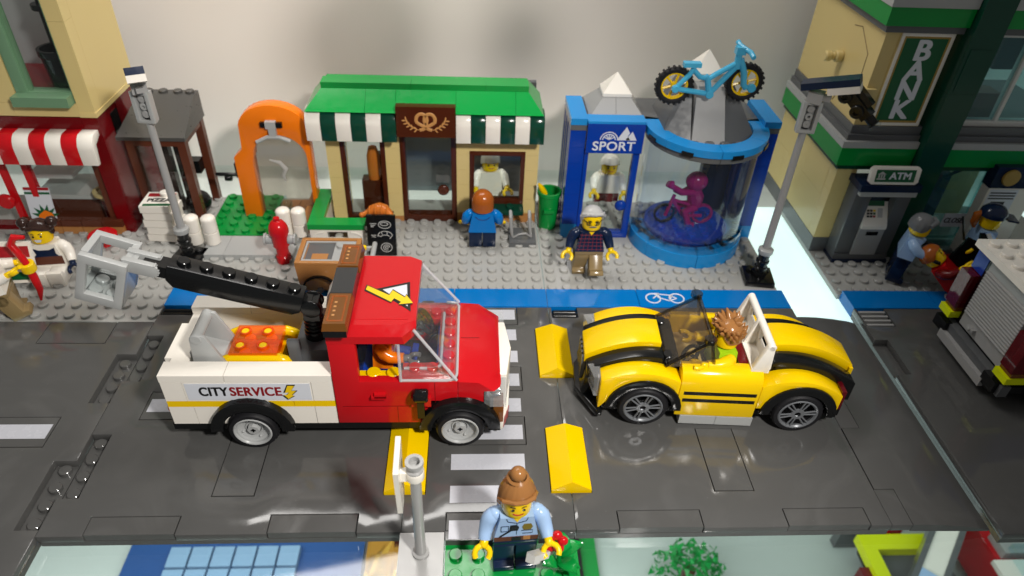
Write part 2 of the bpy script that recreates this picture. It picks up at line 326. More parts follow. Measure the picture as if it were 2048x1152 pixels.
def bikesign(cx, cy, k, parent):
    g = G()
    for s in (-1, 1): g.pipe((cx + s * .78 * k, cy, .803), .52 * k, .43 * k, .02, 'z', 24)
    for a, b in (((-.78, 0), (-.35, .45)), ((-.35, .45), (.55, .3)), ((-.45, .1), (.25, -.25)), ((.25, -.25), (.6, .45)), ((-.62, .5), (-.3, .5)), ((.78, 0), (.45, .25)), ((.25, -.25), (.78, 0)), ((-.45, .1), (-.35, .45))):
        A = Vector((cx + a[0] * k, cy + a[1] * k)); B = Vector((cx + b[0] * k, cy + b[1] * k)); d = (B - A).normalized() * .045; n = Vector((-d.y, d.x))
        g.poly([tuple(A + n), tuple(B + n), tuple(B - n), tuple(A - n)], 'z', .803, .822)
    g.to('bicycle_mark', 'print_white', parent, 0)
bikesign(7.8, 17.03, 1.0, pv2); bikesign(28.3, 17.2, 1.0, pv4)
# right road
r2 = roadplate(20.15, -.55, 44, 16.05, [(26, 2, 28, 6), (22, -.55, 26, .5), (20.15, 10, 21, 13, 0)], [(20.3, 14.3, 22.2, 16.05)])
for k in range(4): G().box(20.35, 14.4 + k * .42, .5, 22.1, 14.4 + k * .42 + .16, .78).to('slat', 'mgray', r2, .02)
# ---------------------------------------------------------------- wheels
def wheel(parent, c, r, wd, rim, style, side=-1):
    """part wheel (tyre) with a rim sub-part; axis along y, the face towards -y when side is -1"""
    if parent is T: c = Vector(c) - T.location
    L = Matrix.Translation(c)
    g = G(basis(parent) @ L)
    h = wd / 2; g.lathe([(r * .70, -h), (r * .93, -h), (r, -h * .6), (r, h * .6), (r * .93, h), (r * .7, h)], (0, 0, 0), 'y', 40, closed=True)
    for k in range(30):
        a = 2 * math.pi * k / 30; cx, cz = math.cos(a) * r, math.sin(a) * r; M0 = g.M
        g.M = M0 @ Matrix.Translation((cx, 0, cz)) @ Matrix.Rotation(-a, 4, 'Y'); g.box(-.05, -h * .55, -.05, .045, h * .55, .05); g.M = M0
    w_ = g.to('wheel', 'rubber', parent, .02)
    g = G(basis(parent) @ L @ Matrix.Rotation(0 if side < 0 else math.pi, 4, 'Z')); f = -h
    g.lathe([(r * .70, f - .02), (r * .74, f - .04), (r * .78, f), (r * .78, f + .2), (r * .68, f + .2), (r * .66, f + .06)], (0, 0, 0), 'y', 36, closed=True)
    if style == 'dish':
        g.lathe([(0, f + .42), (r * .28, f + .42), (r * .66, f + .25), (r * .69, f + .03)], (0, 0, 0), 'y', 32)
        g.lathe([(.09, f + .12), (r * .24, f + .12), (r * .26, f + .16), (r * .26, f + .45)], (0, 0, 0), 'y', 8); g.lathe([(r * .30, f + .3), (r * .36, f + .3), (r * .38, f + .45)], (0, 0, 0), 'y', 20)
        for k in range(4):
            a = k * math.pi / 2 + .4; g.cyl((math.cos(a) * r * .5, f + .2, math.sin(a) * r * .5), .07, .15, 'y', 8)
    else:
        g.lathe([(r * .12, f + .02), (r * .26, f + .02), (r * .27, f + .1), (r * .2, f + .2)], (0, 0, 0), 'y', 20)
        for k in range(6):
            for d in (-.13, .13):
                a = 2 * math.pi * k / 6 + d + .2; a2 = a - d * .35
                g.tube([(math.cos(a2 + d) * r * .24, f + .05, math.sin(a2 + d) * r * .24), (math.cos(a) * r * .70, f + .03, math.sin(a) * r * .70)], .045, 6)
    g.to('rim', rim, w_, 0)
    g = G(basis(parent) @ L @ Matrix.Rotation(0 if side < 0 else math.pi, 4, 'Z')); g.lathe([(0, f + .46), (r * .66, f + .46)], (0, 0, 0), 'y', 24); g.box(-.12, f + .10, -.035, .12, f + .115, .035); g.box(-.035, f + .1, -.12, .035, f + .116, .12)
    g.to('hub_recess', 'black', w_, 0); return w_
def mudguard(parent, cx, cz, ro, ri, y0, y1, base, name='mudguard', mat='black', a0=0, a1=180):
    if parent is T: cx -= T.location[0]; cz -= T.location[2]; y0 -= T.location[1]; y1 -= T.location[1]
    p = arc(cx, cz, ro, a0, a1, 16) + arc(cx, cz, ri, a1, a0, 16); g = G(basis(parent)); g.poly(p, 'y', y0, y1); return g.to(name, mat, parent, .03)

# ---------------------------------------------------------------- service truck
T = thing('service_truck', 'red and white city service pickup truck with an open bed and raised black boom', 'truck', (-11.4, 8.3, .8))
B = lambda *a: G().box(*a)
Y0, Y1 = 5.3, 11.3
B(-19.5, Y0 + .05, 1.7, -3.5, Y1 - .05, 2.13).to('chassis', 'black', T); B(-17.4, Y0 + .5, 1.2, -13.6, Y1 - .5, 1.7).to('axle_block', 'black', T); B(-7, Y0 + .5, 1.2, -3.8, Y1 - .5, 1.7).to('axle_block', 'black', T)
for (a, b, z0, z1, m) in [(-19.4, -18.2, 2.15, 3.34, 'white'), (-18.2, -16.4, 2.15, 3.34, 'white'), (-14.7, -12.45, 2.15, 3.34, 'white'), (-12.45, -11.43, 2.15, 3.34, 'white'), (-19.4, -16.4, 3.35, 3.74, 'yellow'), (-16.4, -13.4, 3.35, 3.74, 'yellow'), (-13.4, -11.43, 3.35, 3.74, 'yellow'),
                          (-19.4, -18.4, 3.75, 5.0, 'white'), (-18.4, -12.43, 3.75, 5.0, 'white'), (-12.43, -11.43, 3.75, 5.0, 'white'), (-19.42, -16.4, 5.01, 5.42, 'white'), (-16.4, -11.43, 5.01, 5.42, 'white')]:
    for y in ((Y0, Y0 + .98), (Y1 - .98, Y1)): B(a + .012, y[0], z0, b - .012, y[1], z1).to('brick', m, T, .03)
B(-16.4, Y0 + .03, 2.4, -14.7, Y0 + .9, 3.34).to('brick', 'white', T)
# tailgate
B(-19.4, 6.3, 2.15, -18.5, 10.3, 3.34).to('tailgate', 'white', T); B(-19.4, 6.3, 3.35, -18.5, 10.3, 3.74).to('tailgate', 'yellow', T); B(-19.4, 6.3, 3.75, -18.5, 10.3, 4.98).to('tailgate', 'white', T)
B(-19.75, 7.0, 4.45, -19.4, 9.6, 4.95).to('tailgate_handle', 'white', T); B(-19.85, 6.8, 2.0, -19.4, 9.9, 2.2).to('step', 'black', T)
for y in (5.45, 10.4): G().cyl((-19.55, y + .3, 3.0), .32, .3, 'x', 14).to('tail_lamp', 'amber', T, 0)
B(-18.5, 6.3, 2.5, -11.5, 10.3, 2.9).to('bed_floor', 'black', T)
g = G()
for i in range(6):
    for j in range(4): g.stud(-17.9 + i, 6.8 + j, 2.9)
g.to('bed_stud', 'black', T, 0, kind='stuff')
B(-18.2, 9.6, 2.9, -13, 10.28, 3.6).to('bed_lining', 'yellow', T)
# near and far decals
for y, rz in ((Y0 - .004, 0), (Y1 + .004, 180)):
    st = B(-18.3, y - .012, 3.84, -12.5, y + .012, 4.92).to('sticker', 'print_white', T, .005)
    xc = -15.5 if rz == 0 else -15.5
    s = 1 if rz == 0 else -1
    text('CITY', .80, 'print_black', st, TM((xc - 1.55 * s, y - .014 * s, 4.38), 90, 0, rz), .026, width=1.36, space=1.06); text('SERVICE', .80, 'print_dred', st, TM((xc + .42 * s, y - .014 * s, 4.38), 90, 0, rz), .026, width=2.42, space=1.06)
    for k, (mm, ex) in enumerate((('print_black', .05), ('print_yellow', 0))):
        g = G(); b = [(-.08, .42), (.2, .42), (.04, .08), (.24, .08), (.02, -.22), (.12, -.24), (-.14, -.46), (-.3, -.2), (-.18, -.2), (-.06, -.04), (-.24, -.04)]
        b = [(x * (1 + ex * 6) * 1.1, z * (1 + ex * 3)) for x, z in b]
        plane_poly(g, b, TM((xc + 2.05 * s, y - (.014 + .004 * k) * s, 4.38), 90, 0, rz)); g.to('bolt_mark', mm, st, 0)
# wheels and arches
for x in (-15.55, -5.4):
    mudguard(T, x, 1.95, 2.02, 1.42, 4.92, 6.0, 0); mudguard(T, x, 1.95, 2.02, 1.42, Y1 - .7, Y1 + .38, 0)
    wheel(T, (x, 5.35, 2.0), 1.2, 1.0, 'rimgray', 'dish', -1); wheel(T, (x, Y1 - .05, 2.0), 1.2, 1.0, 'rimgray', 'dish', 1)
    B(x - 1.42, 6.0, 1.9, x + 1.42, Y1 - .7, 3.3).to('wheel_well', 'black', T, .02)
# cab: side walls with a window opening
for y0, y1, sgn in ((Y0, Y0 + .45, -1), (Y1 - .45, Y1, 1)):
    g = G(); g.grid([-11.4, -5.5], [2.15, 7.5], [(-10.15, 5.02, -5.5, 7.5), (-6.86, 2.15, -5.5, 3.7)], y0, y1, 'y'); g.to('cab_wall', 'red', T)
    yy = y0 - .006 if sgn < 0 else y1 + .006
    for x in (-8.45, -6.6): B(x - .012, yy - .008, 2.2 if x < -7 else 3.6, x + .012, yy + .008, 3.3 if x < -7 else 4.98).to('seam', 'dred', T, 0)
    B(-11.1, yy - .008, 3.34, -7.2, yy + .008, 3.36).to('seam', 'dred', T, 0)
    yh = y0 - .2 if sgn < 0 else y1
    h = G().box(-9.65, yh, 4.0, -8.95, yh + .2, 4.18); h.box(-9.5, yh, 4.1, -8.95, yh + .2, 4.32); h.to('door_handle', 'red', T, .04)
    ym = y0 - .55 if sgn < 0 else y1 + .1
    mr = B(-7.45, ym + .05, 3.0, -7.1, ym + .5, 4.2).to('mirror', 'black', T, .06); G().cyl((-7.6, ym + .15, 4.5), .34, .7, 'x', 18, .08).to('mirror_head', 'black', mr, 0); B(-7.75, ym + .35, 3.5, -6.8, ym + .56, 4.1).to('mirror_clip', 'red', mr, .08)
B(-11.4, Y0 + .45, 2.15, -11.0, Y1 - .45, 7.5).to('cab_back', 'red', T); B(-11.0, Y0 + .46, 2.3, -5.7, Y1 - .46, 2.7).to('cab_floor', 'black', T)
B(-11.42, 5.9, 2.9, -12.4, 6.28, 5.0).to('side_wedge', 'white', T)
g = G().poly([(-11.42, 5.43), (-11.42, 7.3), (-11.9, 7.0), (-12.35, 6.2), (-12.5, 5.43)], 'y', 10.32, 11.28); g.to('side_wedge', 'white', T)
# roof
g = G(); x0, x1 = -11.4, -7.42
A = [(x0, Y0 - .02, 7.46), (-7.9, Y0 - .02, 7.46), (-7.62, Y0 + .1, 7.9), (x0, Y0 - .02, 7.9)]
lo = [(x0, Y0 - .02, 7.46), (-7.9, Y0 - .02, 7.46), (-7.42, Y0 + .5, 7.6), (-7.42, Y1 - .5, 7.6), (-7.9, Y1 + .02, 7.46), (x0, Y1 + .02, 7.46)]
mid = [(x0, Y0 - .02, 7.88), (-7.98, Y0 - .02, 7.88), (-7.36, Y0 + .55, 8.1), (-7.36, Y1 - .55, 8.1), (-7.98, Y1 + .02, 7.88), (x0, Y1 + .02, 7.88)]
top = [(x0, Y0 + .3, 8.32), (-8.0, Y0 + .34, 8.32), (-7.4, Y0 + .66, 8.3), (-7.4, Y1 - .66, 8.3), (-8.0, Y1 - .34, 8.32), (x0, Y1 - .3, 8.32)]
v = [[g.v(p) for p in r] for r in (lo, mid, top)]; g.f(v[0][::-1]); g.f(v[2])
for a, b in ((0, 1), (1, 2)):
    for i in range(6): g.f([v[a][i], v[a][(i + 1) % 6], v[b][(i + 1) % 6], v[b][i]])
g.to('roof', 'red', T, .05)
rs = B(-11.0, 6.0, 8.318, -7.75, 10.6, 8.334).to('roof_sticker', 'red', T, .004)
def flat(pts, z, mat, name, par, d=.006):
    g = G(); g.poly(pts, 'z', z, z + d); return g.to(name, mat, par, 0)
tri = [(-9.1, 8.15), (-7.95, 8.62), (-7.8, 6.8)]
flat([(-9.5, 8.2), (-7.85, 8.8), (-7.66, 6.55)], 8.335, 'print_black', 'warning_triangle', rs); flat([(-9.1, 8.17), (-7.98, 8.58), (-7.82, 6.9)], 8.342, 'print_white', 'warning_triangle', rs)
bz = [(-9.85, 8.45), (-8.75, 7.72), (-8.62, 8.1), (-8.0, 7.55), (-7.95, 7.75), (-7.6, 7.15), (-8.25, 7.05), (-8.15, 7.22), (-8.5, 7.5), (-8.62, 7.22), (-9.9, 8.15)]
flat([(x * 1 + (-.06 if i in (0, 10) else .0), y + (.09 if i in (0, 1, 2, 3, 4) else -.09)) for i, (x, y) in enumerate(bz)], 8.349, 'print_black', 'lightning_bolt', rs); flat(bz, 8.356, 'print_yellow', 'lightning_bolt', rs)
# light bar
B(-11.32, 4.72, 8.34, -10.3, 10.95, 8.72).to('light_bar_base', 'black', T)
for y0, y1 in ((4.7, 6.98), (8.98, 10.95)):
    l = G(); l.hexa([(-11.36, y0, 8.72), (-10.24, y0, 8.72), (-10.24, y1, 8.72), (-11.36, y1, 8.72), (-11.28, y0 + .08, 9.1), (-10.32, y0 + .08, 9.1), (-10.32, y1 - .08, 9.1), (-11.28, y1 - .08, 9.1)]); lp = l.to('warning_lamp', 'ambertop', T, .04)
    q = G().grid([-11.15, -10.45], [y0 + .25, y1 - .25], [(-11.08, y0 + .32, -10.52, y1 - .32)], 9.1, 9.112); q.to('lamp_rib', 'amber', lp, 0)
    for k in range(4): B(-10.98, y0 + .62 + k * .3, 9.1, -10.86, y0 + .72 + k * .3, 9.11).to('lamp_dot', 'print_tan', lp, 0)
B(-11.32, 7.0, 8.72, -10.3, 8.96, 9.06).to('light_bar_tile', 'charcoal', T)
# windscreen: hollow clear shell
g = G()
def shell(off):
    y0, y1 = Y0 + off, Y1 - off
    return [(-8.2, y0, 5.04), (-5.52 - off, y0, 5.04), (-5.52 - off, y1, 5.04), (-8.2, y1, 5.04), (-8.2, y0, 7.44), (-7.5 - off, y0 + .35, 8.0 - off), (-7.5 - off, y1 - .35, 8.0 - off), (-8.2, y1, 7.44)]
for off in (0, .22):
    p = [g.v(q) for q in shell(off)]
    for a in ((0, 1, 5, 4), (1, 2, 6, 5), (2, 3, 7, 6)): g.f([p[i] for i in a])
bmesh.ops.recalc_face_normals(g.bm, faces=g.bm.faces[:])
ws = g.to('windscreen', 'wclear', T, 0)
g = G().grid([-8.2, -5.54], [Y0 + .02, Y1 - .02], [(-8.3, Y0 + .8, -6.5, Y1 - .8)], 5.03, 5.12); g.to('windscreen_base', 'tpink' if 'tpink' in MATS else 'wclear', ws, .02)
for pts in ([(-5.55, Y0 + .03, 5.1), (-7.5, Y0 + .38, 7.98)], [(-5.55, Y1 - .03, 5.1), (-7.5, Y1 - .38, 7.98)], [(-8.2, Y0 + .03, 5.05), (-8.2, Y0 + .03, 7.4)], [(-8.2, Y0 + .03, 5.08), (-6.0, Y0 + .03, 5.08), (-5.65, Y0 + .12, 5.09), (-5.53, Y0 + .45, 5.1), (-5.53, Y1 - .45, 5.1), (-5.65, Y1 - .12, 5.09), (-6.2, Y1 - .03, 5.08)], [(-8.1, Y0 + .8, 5.14), (-6.6, Y0 + .8, 5.14), (-6.35, Y0 + 1.0, 5.14), (-6.3, Y1 - 1.0, 5.14)]):
    G().tube(pts, .075, 8).to('windscreen_edge', 'edgeglass', ws, 0)
G().grid([-8.15, -5.6], [Y0 + .46, Y1 - .46], [(-8.2, Y0 + 1.35, -6.5, Y1 - 1.35)], 4.6, 5.0).to('dashboard', 'red', T); g = G()
for x in (-7.6, -6.75, -5.98):
    for y in [Y0 + .9 + i * .84 for i in range(6)]:
        if x > -6.2 or y < 6.3 or y > 10.2: g.stud(x, y, 5.0, 14)
g.to('dashboard_stud', 'red', T, 0, kind='stuff')
B(-6.6, 6.7, 2.7, -6.5, 9.9, 4.6).to('dash_front', 'blue', T); B(-10.9, 6.1, 2.7, -9.3, 10.5, 3.6).to('seat', 'blue', T, .06); B(-10.95, 6.1, 3.6, -10.4, 10.5, 5.6).to('seat_back', 'black', T, .06)
g = G().box(-10.9, Y0 + .46, 4.3, -8.2, Y0 + .9, 4.9); g.to('sill', 'yellow', T)
for x in (-10.6, -9.55, -8.6): G().stud(x, Y0 + .68, 4.9, 16, .34, .16).to('sill_stud', 'yellow', T, 0)
st = thing  # steering wheel as a part
M0 = TM((-7.25, 9.2, 5.5), 0, 55)
g = G(M0); g.tube([(math.cos(a) * .62, math.sin(a) * .62, 0) for a in [2 * math.pi * k / 20 for k in range(20)]], .14, 8, closed=True); g.box(-.6, -.1, -.06, .6, .1, .06); g.cyl((0, 0, -.9), .12, .9); g.to('steering_wheel', 'black', T, .02)
# bonnet
ch = .75
def ring(z, x1, c, y0=Y0, y1=Y1): return [(-5.48, y0, z), (x1 - c, y0, z), (x1, y0 + c, z), (x1, y1 - c, z), (x1 - c, y1, z), (-5.48, y1, z)]
g = G()
r0 = ring(4.36, -3.45, .3); r1 = ring(4.45, -3.4, .5)
r2_ = [(-5.48, Y0, 5.0), (-4.5, Y0, 4.93), (-3.5, Y0 + .95, 4.6), (-3.5, Y1 - .95, 4.6), (-4.5, Y1, 4.93), (-5.48, Y1, 5.0)]
r3 = [(-5.48, Y0 + .25, 5.16), (-4.45, Y0 + .35, 5.06), (-3.62, Y0 + 1.1, 4.72), (-3.62, Y1 - 1.1, 4.72), (-4.45, Y1 - .35, 5.06), (-5.48, Y1 - .25, 5.16)]
v = [[g.v(p) for p in r] for r in (r0, r1, r2_, r3)]; g.f(v[0][::-1]); g.f(v[3])
for a in range(3):
    for i in range(6): g.f([v[a][i], v[a][(i + 1) % 6], v[a + 1][(i + 1) % 6], v[a + 1][i]])
g.to('bonnet', 'red', T, .06)
B(-5.48, Y0, 3.3, -4.2, Y0 + 1, 3.56).to('wing', 'red', T); B(-5.48, Y1 - 1, 3.3, -4.2, Y1, 3.56).to('wing', 'red', T); B(-4.2, Y0 + 1, 2.15, -3.45, Y1 - 1, 3.55).to('grille', 'black', T); B(-4.25, Y0 + 1, 3.56, -3.46, Y1 - 1, 4.36).to('nose', 'red', T); B(-5.48, Y0, 3.57, -4.25, Y0 + 1, 4.36).to('wing', 'red', T); B(-5.48, Y1 - 1, 3.57, -4.25, Y1, 4.36).to('wing', 'red', T)
B(-5.4, 8.28, 5.155, -4.45, 8.3, 5.17).to('seam', 'dred', T, 0)
for y0, y1 in ((Y0 - .03, Y0 + .95), (Y1 - .95, Y1 + .03)):
    h = B(-4.22, y0 - .02, 3.32, -3.12, y1, 4.36).to('headlight', 'lampglass', T, .12); g = G()
    for z in (3.7, 4.05): g.cyl((-3.95, (y0 + y1) / 2, z), .14, .55, 'x', 10)
    g.box(-4.1, y0 + .15, 3.45, -3.95, y1 - .15, 4.3); g.to('reflector', 'chrome', h, .02); B(-3.75, y0 - .005 + .01, 2.2, -3.25, y1 - .04, 3.3).to('turn_signal', 'ambertop', T, .05)
p = [(-3.45, Y0 + .1), (-3.25, Y0 + .1), (-2.95, Y0 + 1.0), (-2.8, 8.3), (-2.95, Y1 - 1.0), (-3.25, Y1 - .1), (-3.45, Y1 - .1)]
g = G(); g.poly(p, 'z', 1.45, 2.2); g.to('bumper', 'white', T, .05)
p = [(-3.45, Y0 + 1.0), (-3.1, Y0 + 1.0), (-2.82, 8.3), (-3.1, Y1 - 1.0), (-3.45, Y1 - 1.0)]
g = G(); g.poly(p, 'z', 2.22, 4.5); g.to('front_plate', 'white', T, .05)
for i, (a, b) in enumerate(((p[0], p[1]),)):
    pass
for k in range(3):
    y = Y0 + .22 + k * .3; x = -3.23 + k * .1
    g = G(); g.hexa([(x, y, 1.5), (x + .03, y - .02, 1.5), (x + .085, y + .15, 1.5), (x + .05, y + .17, 1.5), (x + .05, y + .15, 2.15), (x + .08, y + .13, 2.15), (x + .135, y + .3, 2.15), (x + .1, y + .32, 2.15)]); g.to('bumper_stripe', 'print_red', T, 0)
# boom
bm_ = TM((-13.05, 8.2, 7.35), 0, 17.5)
g = G(bm_); g.poly([(-6.1, .0), (-5.75, -.35), (-.35, -.35), (0, -.1), (0, .82), (-6.1, .82)], 'y', -.5, .5); boom = g.to('boom', 'black', T, .04)
for i in range(6):
    g = G(bm_); g.stud(-5.5 + i, 0, .82, 20); g.to('boom_stud', 'black', boom, 0)
g = G(bm_); g.box(-7.2, -.16, .1, -6.1, .16, .5); g.box(-6.5, -.4, .0, -6.05, .4, .62); g.to('boom_joint', 'black', boom, .05)
g = G(bm_)
for s in (-1, 1):
    g.poly(arc(-6.75, .28, .33, -90, 90, 8) + [(-8.0, .61), (-8.0, -.05)], 'y', s * .34 - .15, s * .34 + .15)
    for k in range(7): a = R(-70 + k * 23); g.box(-6.75 + math.cos(a) * .33 - .04, s * .34 - .15, .28 + math.sin(a) * .33 - .04, -6.75 + math.cos(a) * .33 + .05, s * .34 + .15, .28 + math.sin(a) * .33 + .04)
g.to('hinge_finger', 'lgray', boom, .02)
g = G(); g.cyl((-12.6, 8.2, 5.4), .55, .5); g.cyl((-12.6, 8.2, 5.9), .42, 1.2); g.box(-12.95, 7.75, 6.7, -12.2, 8.65, 7.75); g.to('boom_post', 'black', T, .05)
g = G(); g.cyl((-12.55, 7.72, 7.4), .5, .16, 'y', 18); g.cyl((-12.55, 8.52, 7.4), .5, .16, 'y', 18); g.box(-13.2, 7.85, 7.2, -12.5, 8.55, 7.8); g.to('boom_knuckle', 'black', boom, .03)
for z in (5.95, 6.2, 6.45): G().lathe([(.42, 0), (.5, .05), (.5, .12), (.42, .17)], (-12.6, 8.2, z), 'z', 20).to('post_ring', 'black', T, 0)
B(-13.5, 7.1, 2.9, -11.6, 9.3, 5.4).to('boom_base', 'dgray', T, .05); g = G(); g.poly([(6.9, 2.9), (7.3, 2.9), (7.35, 5.2), (7.2, 6.1), (6.95, 6.1)], 'x', -13.75, -13.15); g.to('boom_bracket', 'dgray', T, .05)
# basket
bk = TM((-22.05, 7.35, 10.85), 0, 21.0)
t_ = .32
def BK(*a): return G(bk).box(*a)
g = G(bk); g.grid([0, 2.0], [-2.65, 0], [(.36, -2.2, 1.64, -.45)], 0, t_, 'y'); basket = g.to('basket', 'lgray', T, .035)
g = G(bk); g.grid([0, 2.0], [-2.65, 0], [(.36, -2.2, 1.64, -.45)], 2.0 - t_, 2.0, 'y'); g.to('basket_frame', 'lgray', basket, .035)
for q in ((0, t_, -.36, .3, 2 - t_, 0), (1.7, t_, -.36, 2.0, 2 - t_, 0), (1.68, t_, -2.65, 2.0, 2 - t_, -.4), (0, t_, -2.65, .3, 2 - t_, -2.3)): BK(*q).to('basket_rail', 'lgray', basket, .03)
BK(.3, t_, -2.65, 1.68, 2 - t_, -2.45).to('basket_floor', 'lgray', basket, .02)
for i in range(2):
    g = G(bk); g.stud(.65 + i * .75, .62, -2.45, 20, .3, .2); g.stud(.65 + i * .75, 1.38, -2.45, 20, .3, .2); g.to('basket_stud', 'lgray', basket, 0)
BK(1.95, .6, -.7, 2.2, 1.4, .0).to('basket_clip', 'lgray', basket, .03)
BK(.06, t_ - .06, -2.55, 1.94, t_ - .03, -.1).to('basket_pane', 'clear', basket, 0); BK(.02, .05, -2.5, .05, 1.95, -.2).to('basket_pane', 'clear', basket, 0)
# toolbox and generator in the bed
tb = thing('tool_crate', 'light grey crate with a sloping open top and handle bar in the truck bed corner', 'tool box', (-17.6, 7.4, 2.9))
g = G()
for y in (6.5, 8.25): g.poly([(-18.35, 2.9), (-16.75, 2.9), (-16.6, 4.9), (-17.35, 6.75), (-17.75, 6.85), (-18.05, 6.6)], 'y', y, y + .2)
g.to('side_panel', 'lgray', tb, .03); G().box(-16.8, 6.7, 2.9, -16.6, 8.25, 4.85).to('front_panel', 'lgray', tb); G().box(-18.3, 6.7, 2.9, -18.1, 8.25, 5.6).to('back_panel', 'lgray', tb); G().cyl((-17.75, 6.46, 6.6), .28, 2.03, 'y', 16).to('handle_bar', 'lgray', tb, 0)
G().hexa([(-17.9, 6.7, 4.3), (-16.75, 6.7, 4.3), (-16.75, 8.25, 4.3), (-17.9, 8.25, 4.3), (-18.1, 6.7, 5.3), (-16.65, 6.7, 4.8), (-16.65, 8.25, 4.8), (-18.1, 8.25, 5.3)]).to('tray', 'lgray', tb, .02); G().box(-16.6, 7.15, 3.9, -16.585, 7.8, 4.15).to('slot', 'black', tb, 0)
gn = thing('generator', 'yellow tube framed generator topped with see-through orange plates in the truck bed', 'generator', (-15.4, 8, 2.9))
def hoop(y, x0=-17.1, x1=-13.75, z=5.0, r=.26):
    p = [(x0, y, 2.95), (x0, y, z - .5), (x0 + .16, y, z - .15), (x0 + .5, y, z), (x1 - .5, y, z), (x1 - .16, y, z - .15), (x1, y, z - .5), (x1, y, 2.95)]; return G().tube(p, r, 12).to('frame_tube', 'yellow', gn, 0)
hoop(6.95); hoop(9.0)
g = G().box(-16.3, 7.3, 3.6, -14.3, 8.7, 4.6); g.to('block', 'yellow', gn, .05)
for x in (-16.0, -14.95):
    for y in (7.4, 8.45): G().cyl((x, y, 4.6), .3, .42, 'z', 16).to('block_stud', 'yellow', gn, 0)
for y in (6.88, 7.93):
    q = G().box(-16.6, y, 5.02, -14.3, y + 1.02, 5.4).to('orange_plate', 'amber', gn, .05)
    for x in (-16.15, -15.05): G().pipe((x, y + .51, 5.4), .31, .22, .12, 'z', 20).to('plate_stud', 'amber', q, 0); G().cyl((x, y + .51, 5.4), .2, .1, 'z', 16).to('stud_core', 'yellow', q, 0)
# ---------------------------------------------------------------- yellow convertible (own frame, nose towards -x)
K = thing('convertible', 'yellow open-top sports car with black stripes and a white roll bar', 'car', (8.2, 5.8, .8), -3.5)
KB = basis(K); zo = -.8
def LB(*a): return G(KB @ Matrix.Translation((0, 0, zo))).box(*a)
def LG(): return G(KB @ Matrix.Translation((0, 0, zo)))
LB(-6.5, .75, 1.35, 6.2, 5.25, 1.7).to('chassis', 'black', K); LB(-6.2, 1.35, 1.7, 6.0, 4.65, 3.3).to('body_core', 'black', K)
def bow(x0, x1, z0, zt, z1, th, y0, y1, name, mat, n=14, inner=None):
    """curved slope: quadratic through (x0,z0), (mid,zt), (x1,z1), th thick"""
    xs = [x0 + (x1 - x0) * k / n for k in range(n + 1)]; xm = (x0 + x1) / 2
    def q(x): return z0 * (x - xm) * (x - x1) / ((x0 - xm) * (x0 - x1)) + zt * (x - x0) * (x - x1) / ((xm - x0) * (xm - x1)) + z1 * (x - x0) * (x - xm) / ((x1 - x0) * (x1 - xm))
    p = [(x, q(x)) for x in xs] + [(x, q(x) - th) for x in xs[::-1]]
    if inner: p = [(x, q(x)) for x in xs] + inner
    g = LG(); g.poly(p, 'y', y0, y1); return g.to(name, mat, K, .035)
